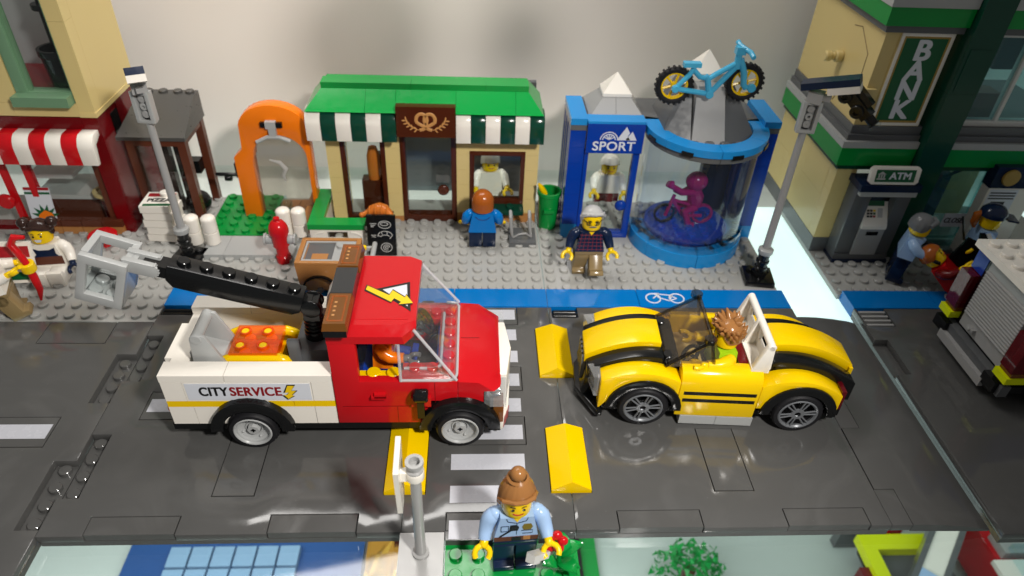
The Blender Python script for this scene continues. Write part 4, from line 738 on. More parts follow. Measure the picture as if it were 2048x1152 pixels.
for i in range(-2, 3):
    for j in range(-2, 3):
        if i * i + j * j < 6: g.stud(cx + i, cy + j, 1.8, 14)
g.to('floor_stud', 'tblue', SP, 0, kind='stuff')
SB('roof_plate', 'dgray', 2.8, 25.6, 9.3, 14.7, 29.2, 9.5); SB('rear_wall', 'navy', 12.6, 28.6, .4, 14.8, 29.2, 9.2)
g = G()
for i in range(7):
    for j in range(4):
        x, y = 7.6 + i, 21.9 + j
        if (x - cx) ** 2 + (y - cy) ** 2 < 8.6: g.stud(x, y, 8.95, 14)
g.to('roof_stud', 'dgray', SP, 0, kind='stuff')
# mountains
def mount(x0, x1, y0, y1, z0, z1, k, mat, name, par=SP):
    mx, my = (x0 + x1) / 2, (y0 + y1) / 2; g = G(); w2, d2 = (x1 - x0) / 2 * k, (y1 - y0) / 2 * k
    g.hexa([(x0, y0, z0), (x1, y0, z0), (x1, y1, z0), (x0, y1, z0), (mx - w2, my - d2, z1), (mx + w2, my - d2, z1), (mx + w2, my + d2, z1), (mx - w2, my + d2, z1)]); return g.to(name, mat, par, .02)
mount(2.95, 4.72, 25.7, 28.7, 9.5, 10.9, .72, 'mgray', 'mountain_slope') if False else None
g = G(); g.hexa([(2.95, 25.4, 9.6), (4.74, 25.4, 9.6), (4.74, 29, 9.6), (2.95, 29, 9.6), (3.9, 26.4, 10.7), (4.74, 26.4, 10.7), (4.74, 28, 10.7), (3.9, 28, 10.7)]); g.to('mountain_slope', 'mgray', SP, .02)
g = G(); g.hexa([(4.76, 25.4, 9.6), (6.65, 25.4, 9.6), (6.65, 29, 9.6), (4.76, 29, 9.6), (4.76, 26.4, 10.7), (5.75, 26.4, 10.7), (5.75, 28, 10.7), (4.76, 28, 10.7)]); g.to('mountain_slope', 'mgray', SP, .02)
SB('peak_base', 'white', 3.85, 26.35, 10.7, 5.8, 28.05, 10.9); mount(3.85, 5.8, 26.35, 28.05, 10.9, 12.1, .02, 'white', 'peak')
def wedge(pts, mat='mgray'):
    g = G(); g.hexa(pts); return g.to('mountain_slope', mat, SP, .02)
zt = 12.2; zb = 8.97
wedge([(7.5, 23.6, zb), (9.4, 23.2, zb), (9.4, 28, zb), (7.5, 28, zb), (8.8, 25.4, zt), (9.4, 25.2, zt), (9.4, 27, zt), (8.8, 27, zt)], 'dgray'); wedge([(11.65, 23.2, zb), (13.9, 23.6, zb), (13.9, 28, zb), (11.65, 28, zb), (11.65, 25.2, zt), (12.2, 25.4, zt), (12.2, 27, zt), (11.65, 27, zt)], 'dgray')
wedge([(9.42, 23.0, zb), (11.63, 23.0, zb), (11.63, 28, zb), (9.42, 28, zb), (9.62, 24.75, zt), (11.45, 24.75, zt), (11.45, 27, zt), (9.62, 27, zt)])
SB('peak_base', 'white', 9.5, 25.6, zt, 11.5, 27.4, zt + .5); mount(9.5, 11.5, 25.6, 27.4, zt + .5, 14.0, .02, 'white', 'peak')
# rooftop bicycle
bc = thing('bicycle', 'sky blue bicycle with yellow wheels perched on the sports shop roof', 'bicycle', (10.2, 24.2, 11), 0)
for x, z in ((7.95, 12.38), (12.45, 12.7)):
    g = G(TM((x, 24.35, z), 0, 0, 0)); g.lathe([(.86, -.16), (1.1, -.2), (1.18, -.12), (1.18, .12), (1.1, .2), (.86, .16)], (0, 0, 0), 'y', 36, closed=True)
    for k in range(22):
        a = 2 * math.pi * k / 22; M0 = g.M; g.M = M0 @ Matrix.Rotation(-a, 4, 'Y'); g.box(1.12, -.2, -.07, 1.25, .2, .07); g.M = M0
    wl = g.to('wheel', 'rubber', bc, .01); g = G(TM((x, 24.35, z))); g.lathe([(.76, -.13), (.9, -.15), (.9, .15), (.76, .13)], (0, 0, 0), 'y', 32, closed=True); g.cyl((0, -.16, 0), .24, .32, 'y', 14)
    for k in range(6): a = R(60 * k + 15); g.tube([(0, 0, 0), (.8 * math.cos(a), 0, .8 * math.sin(a))], .085, 6)
    g.to('rim', 'yellow', wl, 0)
P3 = lambda x, z, y=24.0: (x, y, z)
rear, bb, seat, head, fr_ax = (7.95, 12.3), (10.2, 12.0), (9.3, 13.55), (11.7, 14.1), (12.45, 12.6)
def ft(name, pts, r=.14): g = G(); g.tube([P3(*p) for p in pts], r, 10); return g.to(name, 'sky', bc, 0)
ft('chain_stay', [rear, bb], .17); ft('seat_stay', [rear, (8.7, 13.2), (8.95, 13.7)], .16); ft('seat_tube', [bb, (9.9, 13.0), (9.75, 13.15)], .2); ft('top_tube', [(8.9, 13.55), (9.4, 13.1), (10.0, 13.0), (10.4, 13.3), (11.5, 14.0)], .17); ft('down_tube', [bb, (11.6, 13.85)], .18)
ft('fork', [(11.75, 14.3), (12.15, 13.4), (12.3, 12.65), (12.5, 12.45)], .2); ft('steerer', [(11.6, 13.7), (11.55, 14.9)], .22)
g = G(); g.box(8.2, 23.75, 13.75, 9.3, 24.25, 14.02); g.to('saddle', 'sky', bc, .1); g = G(); g.tube([(11.5, 24.6, 15.2), (11.6, 24.3, 15.05), (11.8, 24, 14.95), (12.1, 23.5, 14.85), (12.15, 23.0, 14.7)], .16, 10); g.box(11.3, 23.75, 14.6, 11.9, 24.25, 15.05); g.to('handlebar', 'sky', bc, .05)
g = G(); g.cyl((10.2, 23.75, 12.0), .26, .4, 'y', 14); g.cyl((7.95, 23.8, 12.3), .24, .3, 'y', 14); g.cyl((12.85, 23.85, 12.45), .28, .25, 'y', 14); g.to('crank', 'sky', bc, 0)
# magenta rider statue in the showcase
stt = thing('rider_statue', 'magenta cyclist figure on a bicycle inside the round glass showcase', 'statue', (10.4, 25, 1.8))
def tb_(name, pts, r, par=stt, n=10): g = G(); g.tube(pts, r, n); return g.to(name, 'magenta', par, 0)
g = G(); g.sph((11.0, 24.8, 5.25), .75, (1.05, .9, .95), 18, 12); g.to('helmet', 'magenta', stt, 0)
tb_('torso', [(10.85, 24.9, 4.7), (11.2, 25.0, 3.9), (11.3, 25.0, 3.2)], [.5, .62, .5]); tb_('arm', [(10.9, 24.5, 4.5), (10.0, 24.4, 4.55), (9.3, 24.3, 5.0), (8.8, 24.3, 5.3)], [.25, .24, .2, .24]); tb_('arm', [(10.9, 25.4, 4.4), (10.2, 25.3, 4.0), (9.7, 25.2, 4.3)], [.25, .22, .2]); tb_('leg', [(11.3, 24.7, 3.2), (10.5, 24.5, 2.9), (10.9, 24.4, 1.9), (11.3, 24.3, 1.9)], [.32, .3, .26, .22]); tb_('leg', [(11.2, 25.3, 3.1), (10.3, 25.4, 3.0), (10.0, 25.4, 2.3)], [.3, .28, .22])
for pts in ([(9.2, 24.8, 2.4), (9.6, 24.8, 4.1)], [(9.6, 24.8, 3.6), (10.5, 24.8, 2.4)], [(9.6, 24.8, 3.7), (10.9, 24.8, 3.3)], [(10.5, 24.8, 2.4), (11.9, 24.8, 2.4)], [(10.5, 24.8, 2.4), (10.9, 24.8, 3.4)]): tb_('frame_tube', pts, .13)
for x in (9.1, 11.9): g = G(); g.lathe([(.62, -.1), (.78, -.1), (.78, .1), (.62, .1)], (x, 24.8, 2.6), 'y', 24, closed=True); g.to('wheel', 'black' if x < 10 else 'magenta', stt, 0)
g = G(); g.cyl((8.95, 24.3, 5.3), .2, .3, 'x'); g.to('grip', 'magenta', stt, 0); 
# ---------------------------------------------------------------- street lamps
def lamp(x, y, rz, lab, top=10.5, rh=0, tilt=-32):
    t = thing('street_lamp', lab, 'street lamp', (x, y, .4), rz, 'solar street lamps'); W = basis(t) @ Matrix.Translation((0, 0, -.4))
    def L(): return G(W)
    g = L(); g.box(-.98, -.98, .41, .98, .98, .8); g.stud(.5, .5, .8); g.stud(-.5, .5, .8); g.to('base', 'black', t); g = L(); g.lathe([(0, .8), (.5, .8), (.5, 1.1), (.36, 1.15), (.36, 1.35), (.44, 1.4), (.44, 1.55), (.36, 1.6), (.36, 1.85), (.44, 1.9), (.44, 2.05), (.36, 2.1), (.4, 2.6), (0, 2.6)], (0, 0, 0), 'z', 20); g.to('socket', 'black', t, 0)
    g = L(); g.lathe([(.24, 2.62), (.46, 2.62), (.5, 2.7), (.5, 2.95), (.42, 3.02), (.2, 3.02)], (0, 0, 0), 'z', 22); g.lathe([(0, 2.85), (.21, 2.85)], (0, 0, 0), 'z', 16); g.to('collar', 'lgray', t, 0)
    g = L(); g.cyl((0, .05, 2.9), .26, top - 2.7, 'z', 16, .02, .22); g.to('pole', 'mgray', t, 0)
    g = L(); g.grid([-.55, .55], [top, top + 1.95], [(-.32, top + .2, .32, top + 1.75)], -.3, .12, 'y'); g.box(-.5, .1, top + .05, .5, .3, top + 1.9); br = g.to('bracket', 'lgray', t, .03)
    for dz, m in ((.5, 'mgray'), (.98, 'lgray'), (1.45, 'mgray')):
        g = L(); g.pipe((0, -.14, top + dz), .23, .09 if m == 'lgray' else .02, .3, 'y', 16); g.to('bracket_tube', m, br, 0)
    W = W @ TM((0, 0, 0), 0, 0, rh); a = TM((0, .0, top + 1.75), tilt)
    g = G(W); g.box(-.42, -.5, top + 1.9, .42, .35, top + 2.5); g.box(-.2, -.9, top + 2.1, .2, -.4, top + 2.4); g.to('clip', 'mgray', t, .05)
    g = G(W @ a); g.box(-.5, -2.6, .55, .5, -.9, .95); g.to('shadow_blocker', 'white', t, .03); g = G(W @ a); g.box(-.5, -2.6, .96, .5, .5, 1.36); g.to('solar_panel', 'navy', t, .03); return t
lamp(-24.2, 21.6, -8, 'grey street lamp with a small solar head between the pizza shop and the orange arch', 10.5, rh=34, tilt=-22)
lamp(14.95, 19.75, -8, 'grey street lamp on a black foot beside the sports shop showcase', 11.5, rh=66, tilt=-18)
# ---------------------------------------------------------------- pizza shop (left edge)
PS = thing('pizza_shop', 'tan and dark red pizza shop with a red and white striped awning', 'shop', (-36, 27.5, .4))
def PB(n, m, *a, b=.03): return G().box(*a).to(n, m, PS, b)
px1 = -29.0; pyf = 24.9
wallbricks(PS, -30.0, px1, pyf, pyf + 1.0, 9.2, 20, 'tan', h=6.0)
wallbricks(PS, -46, -30.0, pyf, pyf + 1.0, 9.2, 10.1, 'tan', L=6, h=.9); wallbricks(PS, -35.2, -33.5, pyf, pyf + 1.0, 10.1, 20, 'tan', h=6)
PB('side_wall', 'tan', px1 - 1, pyf + 1.0, 9.2, px1, 31.2, 20); PB('trim', 'tan', px1 - 1.02, pyf - .04, 9.18, px1 + .04, 31.2, 9.5)
PB('side_wall', 'dred', px1 - 1, pyf + 1.0, .4, px1 - .05, 31.0, 9.15); wallbricks(PS, px1 - 1.05, px1 - .03, pyf, pyf + 1.0, .4, 9.15, 'dred', h=4.4)
PB('fascia', 'dred', -46, pyf, 7.4, px1 - 1.06, pyf + .9, 9.15); PB('vent', 'black', px1 - .05, 26.6, 7.2, px1 + .02, 28.0, 8.7); PB('side_door', 'dred', px1 - .08, 27.6, 4.5, px1 + .03, 28.6, 9.0)
# window with sand green frame
g = G().grid([-33.45, -30.05], [10.15, 22], [(-32.75, 10.8, -30.08, 22)], pyf + .05, pyf + .9, 'y'); wf = g.to('window_frame', 'sand', PS); G().box(-32.75, pyf + .5, 10.8, -30.06, pyf + .56, 22).to('window_pane', 'clear', wf, 0); G().box(-33.45, pyf - .75, 10.12, -30.05, pyf + .06, 10.75).to('window_sill', 'sand', PS, .05)
G().box(-32.75, pyf + .25, 10.8, -32.55, pyf + .45, 22).to('frame_bar', 'sand', wf)
PB('upper_floor', 'dred', -40, pyf + 1, 9.2, -30, 31, 10.5); PB('room_wall', 'mgray', -40, 30.6, 10.5, -30, 31.2, 20)
pt = thing('plant_pot', 'black ribbed pot with a dark pole behind the upper window of the pizza shop', 'pot', (-30.9, 27.2, 10.5))
g = G(); g.lathe([(0, 10.5), (.9, 10.5), (1.05, 12.6), (1.15, 12.7), (1.15, 13.1), (.95, 13.1), (.8, 11), (0, 11)], (-30.95, 26.6, 0), 'z', 22); g.to('pot_body', 'black', pt, 0); g = G(); g.cyl((-30.95, 26.6, 11), .26, 9); g.cyl((-30.95, 26.6, 15.4), .6, .35); g.cyl((-30.95, 26.6, 17.2), .32, .3); g.to('pole', 'black', pt, 0)
g = G(); g.tube([(-30.55, 26.3, 11), (-30.4, 26.2, 16)], .07, 6); g.to('stick', 'black', pt, 0)
awning(PS, px1 - 12.2, 12, pyf, 6.4, ('red', 'white'), ht=1.95, dp=1.3)
# shop front
PB('sill', 'dred', -46, pyf + .2, .4, px1 - 1.06, pyf + .9, .8); PB('pane', 'clear', -35, pyf + .4, 1.6, px1 - 1.1, pyf + .46, 7.4, b=0)
for x in (-35.3, -30.6): PB('mullion', 'red' if x < -32 else 'rbrown', x, pyf + .25, .8, x + .4, pyf + .75, 7.4)
for k in range(5): PB('timber', 'nougat', -36.6 + k * 1.4, pyf - .35, .45, -35.25 + k * 1.4, pyf + .2, 1.0, b=.04); PB('timber', 'rbrown', -36.6 + k * 1.4, pyf - .3, 1.0, -35.25 + k * 1.4, pyf + .2, 1.5, b=.04)
g = G(TM((-36.6, pyf + .3, 4), 0, 0)); g.box(-.2, -.1, -3.5, .2, .2, 3.4); g.to('door_frame', 'red', PS); g = G(); g.cyl((-37.0, pyf - .3, 2.9), .55, .4, 'y', 20, .1); g.to('door_knob', 'red', PS, 0)
pc = thing('pizza_counter', 'white and pink topped glass counter inside the pizza shop', 'counter', (-33, 28, .4)); G().box(-36, 26.6, .4, -31.2, 29.5, 2.2).to('counter_body', 'rbrown', pc); G().box(-36.1, 26.4, 2.2, -31.1, 29.6, 2.5).to('counter_top', 'silver', pc); G().box(-36, 26.5, 2.5, -33.2, 29, 3.8).to('display_glass', 'clear', pc, 0); G().box(-36, 26.5, 3.8, -33.0, 29, 4.1).to('display_top', 'silver', pc)
fl = thing('pizza_poster', 'white poster with red and green bars and spiky emblem on the shop window', 'poster', (-35, 24.9, 1.2))
g = G(TM((-35.0, pyf - .06, 1.1), -10)); g.box(-.85, -.04, 0, .85, .04, 2.7); ps_ = g.to('sheet', 'print_white', fl, .01); g = G(TM((-35.0, pyf - .06, 1.1), -10)); g.box(-.85, -.055, 2.5, .85, -.041, 2.7); g.to('bar', 'print_red', ps_, 0); g = G(TM((-35.0, pyf - .06, 1.1), -10)); g.box(-.85, -.055, 2.2, .85, -.041, 2.36); g.to('bar', 'print_green', ps_, 0)
st5 = [(math.cos(R(180 - k * 15)) * (1.0 if k % 2 else .55), .55 + math.sin(R(180 - k * 15)) * (.95 if k % 2 else .5)) for k in range(13)]
g = G(TM((-34.8, pyf - .11, 1.1), -10) @ TM((0, 0, 0), 90)); plane_poly(g, st5, g.M); g.to('emblem', 'print_green', ps_, 0); g = G(TM((-34.8, pyf - .135, 1.1), -10) @ TM((0, 0, 0), 90)); plane_poly(g, [(-.6, .25), (-.45, .7), (0, 1.05), (.45, .85), (.62, .4), (.0, .2)], g.M); g.to('emblem', 'orange', ps_, 0)
pw = thing('pizza_bowl', 'tan bowl of pizza dough on a dark red stand inside the pizza shop', 'bowl', (-30.9, 26.5, .4)); g = G(); g.cyl((-30.9, 26.4, .4), .6, 2.0); g.to('stand', 'dred', pw, 0); g = G(); g.lathe([(0, 2.4), (.6, 2.4), (.95, 2.8), (.95, 3.0), (.75, 3.0), (.6, 2.85), (0, 2.85)], (-30.9, 26.4, 0), 'z', 22); g.to('bowl_body', 'tan', pw, 0); g = G(); g.sph((-30.9, 26.4, 2.9), .6, (1, 1, .25)); g.to('dough', 'print_gold', pw, 0)
rd = thing('stool', 'small red round stool standing before the pizza shop', 'stool', (-30.4, 23.4, .4)); g = G(); g.cyl((-30.5, 23.3, .4), .5, .5); g.to('foot', 'red', rd, 0); g = G(); g.cyl((-30.5, 23.3, .9), .95, .4, 'z', 24, .08); g.to('stool_top', 'red', rd, 0)
pbx = thing('pizza_boxes', 'stack of white pizza boxes with a red and green printed lid beside the pizza shop', 'boxes', (-26.5, 24.3, .4))
for k in range(5):
    g = G(TM((-26.45 + (.06 if k % 2 else -.05), 24.4, .62 + k * .58), 0, 0, (k * 37 % 9) - 4)); g.box(-.98, -.98, 0, .98, .98, .53); bx_ = g.to('pizza_box', 'white', pbx, .04)
W = TM((-26.4, 24.4, .62 + 4 * .58 + .535), 0, 0, 2)
for y0, y1, m in ((.35, .8, 'print_red'), (-.9, -.62, 'print_green')): g = G(W); g.box(-.9, y0, 0, .9, y1, .008); g.to('lid_bar', m, pbx, 0)
text('PIZZA', .6, 'print_black', pbx, W @ TM((0, -.15, .01)), .02, .95)
g = G(W); g.cyl((.2, .6, 0), .35, .25); g.to('box_tab', 'white', pbx, 0)
# brown booth
bo = thing('booth', 'dark brown glazed booth with a grey studded roof behind the left street lamp', 'kiosk', (-26.3, 27.6, .4))
for x, y in ((-28.3, 25.9), (-24.9, 25.9), (-28.3, 29.4), (-24.9, 29.4)): G().box(x, y, .4, x + .55, y + .55, 7.2).to('post', 'rbrown', bo, .03)
for x0, y0, x1, y1 in ((-28.3, 25.92, -24.4, 26.3), (-28.3, 29.5, -24.4, 29.9)): G().box(x0, y0, 6.7, x1, y1, 7.2).to('lintel', 'rbrown', bo)
G().box(-24.8, 26.4, 6.7, -24.4, 29.5, 7.2).to('lintel', 'rbrown', bo); G().box(-28.7, 25.7, 7.2, -24.2, 29.95, 7.45).to('roof', 'roofgray', bo); g = G(); g.hexa([(-28.7, 25.7, 7.45), (-24.2, 25.7, 7.45), (-24.2, 29.9, 7.45), (-28.7, 29.9, 7.45), (-28.0, 28.9, 9.1), (-24.2, 28.9, 9.1), (-24.2, 29.9, 9.1), (-28.0, 29.9, 9.1)]); rf_ = g.to('roof_slope', 'roofgray', bo, .03)
for x in (-27.4, -26.4, -25.4, -24.6): g = G(); g.stud(x, 29.4, 9.1); g.to('roof_stud', 'roofgray', rf_, 0)
for x in (-26.9, -26.0): G().box(x, 27.6, .4, x + .5, 28.2, 6.6).to('inner_post', 'dbrown', bo)
G().box(-27.7, 26.05, .8, -25.0, 26.1, 6.6).to('pane', 'clear', bo, 0); G().box(-25.9, 28.6, 3.2, -24.9, 29.4, 4.2).to('shelf', 'black', bo); g = G(); g.sph((-25.2, 27.6, 1.4), .9, (1, 1, 1)); g.to('ball', 'black', bo, 0)
# ---------------------------------------------------------------- bank (right)
BN = thing('bank', 'tall green and tan corner bank building with a vertical BANK sign', 'bank', (27, 28, .4))
def NB(n, m, *a, b=.03): return G().box(*a).to(n, m, BN, b)
bx0, byf = 20.0, 23.3
wallbricks(BN, bx0, bx0 + 1, byf + 1.0, 33.4, 1.6, 7.3, 'tan', L=7, h=3); wallbricks(BN, bx0, 21.4, byf, byf + 1.0, 1.6, 7.3, 'tan', h=1.9); NB('plinth', 'dgray', bx0 - .02, byf - .02, .4, 21.4, byf + 1.0, 1.6); NB('plinth', 'dgray', bx0 - .02, byf + 1.0, .4, bx0 + 1, 33.4, 1.6)
def band(z0, z1, m, o, e=44):
    NB('band', m, bx0 - o, byf - o, z0, 24.6, byf + .9, z1); NB('band', m, bx0 - o, byf + .9, z0, bx0 + 1, 33.4, z1); NB('band', m, 26.6, byf - o, z0, e, byf + .9, z1)
band(7.3, 7.7, 'dgreen', .25); band(7.7, 9.0, 'green', .5); band(9.0, 9.45, 'lgray', .55); band(9.45, 9.85, 'dgray', .3); band(9.85, 10.4, 'dgray', .12)
band(16.45, 16.9, 'dgray', .3); band(16.9, 18.0, 'green', .55); band(18.0, 18.6, 'lgray', .65); band(18.6, 20.5, 'green', .5)
# upper tan side with a cracked corner, knob and panels
NB('upper_wall', 'tan', bx0, byf + .02, 10.4, 20.9, byf + 1.2, 16.45); NB('upper_wall', 'tan', bx0 + .01, byf + 1.2, 10.4, bx0 + 1, 33.4, 16.45)
for pts in ([(23.9, 11.2), (24.4, 12.4), (24.55, 14.6), (26.2, 15.8), (27.2, 15.6)], [(27.0, 10.6), (26.6, 11.3)]):
    for a, b in zip(pts, pts[1:]): g = G(); g.tube([(bx0 + .0, a[0], a[1]), (bx0 + .0, b[0], b[1])], .035, 6); g.to('panel_joint', 'dtan', BN, 0)
g = G(); g.cyl((bx0 - .5, 27.6, 13.4), .4, .5, 'x', 16, .08); g.cyl((bx0 - .75, 27.6, 13.4), .26, .25, 'x', 16); g.cyl((bx0 - 1.2, 27.6, 13.4), .36, .45, 'x', 16, .08); g.to('wall_knob', 'tan', BN, 0)
# BANK sign
sgn = NB('sign', 'tan', 20.9, byf - .06, 10.4, 24.3, byf + .5, 16.45); G().grid([20.95, 24.25], [10.45, 16.4], [(21.15, 10.65, 24.05, 16.2)], byf - .14, byf - .05, 'y').to('sign_rim', 'white', sgn, .02)
G().box(21.15, byf - .1, 10.65, 24.05, byf - .08, 16.2).to('sign_face', 'print_gold', sgn, 0); G().box(21.28, byf - .115, 10.8, 23.92, byf - .105, 16.08).to('sign_face', 'print_green', sgn, 0)
for k, c in enumerate('BANK'): text(c, 1.75, 'print_white', sgn, front(22.6, byf - .12, 15.3 - k * 1.27), .075, 1.05)
NB('column', 'dgreen', 24.65, 22.25, .4, 26.55, byf + .9, 7.3); NB('column', 'dgreen', 24.65, 22.25, 7.31, 26.55, byf + .9, 13.0); NB('column', 'dgreen', 24.65, 22.25, 13.01, 26.55, byf + .9, 20.5)
g = G(); g.box(24.9, 22.2, 13.2, 26.2, 22.25, 15.8); g.to('column_panel', 'dgreen', BN, .01)
# upper window
wf = None
g = G().grid([26.6, 36], [10.4, 16.45], [(27.1, 10.8, 29.4, 16.2), (29.65, 10.8, 32.2, 16.2), (32.5, 10.8, 35.6, 16.2)], byf + .1, byf + .7, 'y'); wf = g.to('window_frame', 'silver', BN); G().box(27.1, byf + .3, 10.8, 35.6, byf + .36, 16.2).to('window_pane', 'aqua', wf, 0)
NB('upper_floor', 'dgray', 21, byf + 1, 9.9, 36, 32, 10.38); NB('desk', 'rbrown', 27.0, 24.6, 10.4, 30, 26.0, 12.2); NB('cabinet', 'black', 29.0, 25.2, 13.6, 31, 26.2, 16.2)
g = G(); g.lathe([(0, 10.5), (.6, 10.5), (.5, 11.4), (.2, 12.6), (0, 13.2)], (27.7, 24.6, 0), 'z', 14); g.to('sack', 'rbrown', BN, 0)
# lower glazed entrance
g = G().grid([26.6, 34], [.9, 7.3], [(27.0, 1.5, 31.0, 7.1), (31.4, 1.5, 33.6, 7.1)], byf + .05, byf + .6, 'y'); df = g.to('entrance_frame', 'aqua', BN); G().box(27.0, byf + .25, 1.5, 31.0, byf + .3, 7.1).to('entrance_pane', 'aqua', df, 0); NB('entrance_step', 'dgray', 26.6, byf - .5, .4, 34, byf + .9, .9)
cl = G().box(29.1, byf - .05, 2.65, 31.0, byf + .02, 3.75).to('closed_sign', 'print_white', df, .01); text('CLOSED', .56, 'print_black', cl, front(30.05, byf - .055, 3.18), .015, .85, shear=.15)
cp = NB('teller_machine', 'navy', 27.4, 25.0, .9, 29.6, 26.2, 6.0); g = G(); g.cyl((28.0, 24.7, 4.3), .4, .3, 'y'); g.cyl((29.0, 24.7, 4.3), .4, .3, 'y'); g.to('dial', 'black', cp, 0); g = G(); g.tube([(28.6, 24.6, 5.9), (30.2, 24.4, 7.0)], .12); g.to('lever', 'black', cp, 0); NB('back_wall', 'tan', 29.8, 28.0, .9, 34, 28.4, 7.3)
# ATM
at = thing('cash_machine', 'grey cash machine with a white keypad and an ATM sign on top', 'cash machine', (23.2, 22.3, .4))
def AB(n, m, *a, b=.03): return G().box(*a).to(n, m, at, b)
AB('plinth', 'navy', 21.1, 21.8, .4, 25.2, 23.28, .65); AB('foot', 'dgray', 21.15, 21.9, .65, 25.1, 23.28, 1.1)
g = G(); g.poly([(21.15, 1.1), (22.3, 1.1), (22.3, 6.3), (21.15, 6.3)], 'y', 22.0, 23.28); g.to('side_panel', 'dgray', at); AB('side_panel', 'dgray', 24.1, 22.0, 1.1, 25.1, 23.28, 6.3); AB('back_panel', 'black', 22.3, 22.7, 3.4, 24.1, 23.28, 6.3); AB('front_panel', 'mgray', 22.3, 21.85, 1.1, 24.1, 23.28, 3.3)
AB('slot', 'black', 22.85, 21.83, 2.75, 23.7, 21.86, 3.05); g = G(); g.hexa([(22.32, 21.75, 3.3), (24.08, 21.75, 3.3), (24.08, 22.75, 3.3), (22.32, 22.75, 3.3), (22.32, 21.75, 3.55), (24.08, 21.75, 3.55), (24.08, 22.75, 5.1), (22.32, 22.75, 5.1)]); kp = g.to('keypad', 'white', at)
kmx = TM((23.2, 22.25, 4.33), 57.2)
for i in range(3):
    for j in range(3): g = G(kmx); g.box(-.62 + i * .22, -.3 + j * .2, .012, -.45 + i * .22, -.16 + j * .2, .03); g.to('key', 'print_black' if i < 2 else ('print_red', 'print_green', 'print_yellow')[j], kp, 0)
g = G(kmx); g.box(.15, -.3, .012, .5, .35, .025); g.to('card_slot', 'print_gray', kp, 0); g = G(kmx); g.box(-.6, .5, .012, .6, .9, .025); g.to('screen', 'print_green', kp, 0)
AB('head', 'lgray', 21.2, 21.6, 6.0, 25.1, 23.28, 6.4); AB('head_cap', 'navy', 21.0, 21.5, 6.41, 25.2, 23.25, 6.9)
g = G(TM((23.1, 21.8, 7.55), -10)); g.poly([(x * 1.0, z * 1.0) for x, z in [(-1.7, -.45), (-1.5, -.62), (1.5, -.62), (1.7, -.45), (1.7, .45), (1.5, .62), (-1.5, .62), (-1.7, .45)]], 'y', -.15, .15); sg = g.to('sign', 'white', at, .04); W = TM((23.1, 21.8, 7.55), -10) @ TM((0, -.16, 0), 90)
g = G(W); g.box(-1.35, -.42, 0, 1.35, .42, .012); g.to('sign_face', 'print_green', sg, 0); text('ATM', .66, 'print_white', sg, W @ TM((.35, -.02, .014)), .025, 1.1)
g = G(W @ TM((-.95, 0, .012))); plane_poly(g, [(-.3, .1), (0, .3), (.3, .1)], g.M); g.box(-.3, -.26, 0, .3, -.16, .014); [g.box(-.22 + k * .17, -.14, 0, -.12 + k * .17, .08, .014) for k in range(3)]; g.to('bank_emblem', 'print_gray', sg, 0); AB('sign_post', 'navy', 22.2, 21.9, 6.9, 24.0, 22.4, 7.1)
# security camera on the bank corner
sc_ = thing('security_camera', 'black security camera with a clear lens jutting from the bank corner', 'camera', (20.2, 23, 11)); scm = TM((19.4, 22.4, 12.1), 0, 38, -40)
g = G(scm); g.box(-1.5, -.45, -.35, .9, .45, .35); g.box(-.9, -.3, .3, .4, .3, .75); g.to('camera_body', 'black', sc_, .05); g = G(scm); g.cyl((.9, 0, 0), .3, .5, 'x'); g.cyl((1.4, 0, 0), .36, .12, 'x'); g.to('barrel', 'black', sc_, 0); g = G(scm); g.cyl((1.52, 0, 0), .4, .22, 'x', 18, .08); g.to('lens', 'clear', sc_, 0)
for x in (-1.0, .2): g = G(scm); g.pipe((x, -.62, -.2), .42, .2, .35, 'y', 16); g.to('ring', 'black', sc_, 0)
G().box(19.6, 23.0, 12.0, 20.5, 23.6, 12.9).to('mount', 'tan', sc_); G().tube([(20.1, 23.2, 12.2), (19.7, 22.7, 11.9)], .18).to('arm', 'black', sc_, 0)
nr = thing('newspaper_rack', 'navy and white newspaper rack with a round emblem at the far right edge', 'rack', (31.6, 22.5, .9)); G().box(30.6, 22.4, .9, 34, 23.2, 6.4).to('rack_body', 'white', nr); G().box(30.5, 22.3, 6.4, 34, 23.2, 8.0).to('rack_top', 'navy', nr); g = G().cyl((31.6, 22.1, 7.25), .6, .2, 'y', 24); g.to('emblem', 'print_gold', nr, 0); W = front(31.7, 22.39, 5.1); g = G(W); g.box(-.95, -1.1, 0, 1.1, 1.15, .012); pp = g.to('newspaper', 'print_white', nr, 0)
g = G(W); g.box(-.5, -.65, .012, .5, .2, .022); g.to('picture', 'print_black', pp, 0)
for k in range(3): g = G(W); g.box(-.85, .4 + k * .22, .012, 1.0, .5 + k * .22, .022); g.to('text_line', 'print_black', pp, 0)
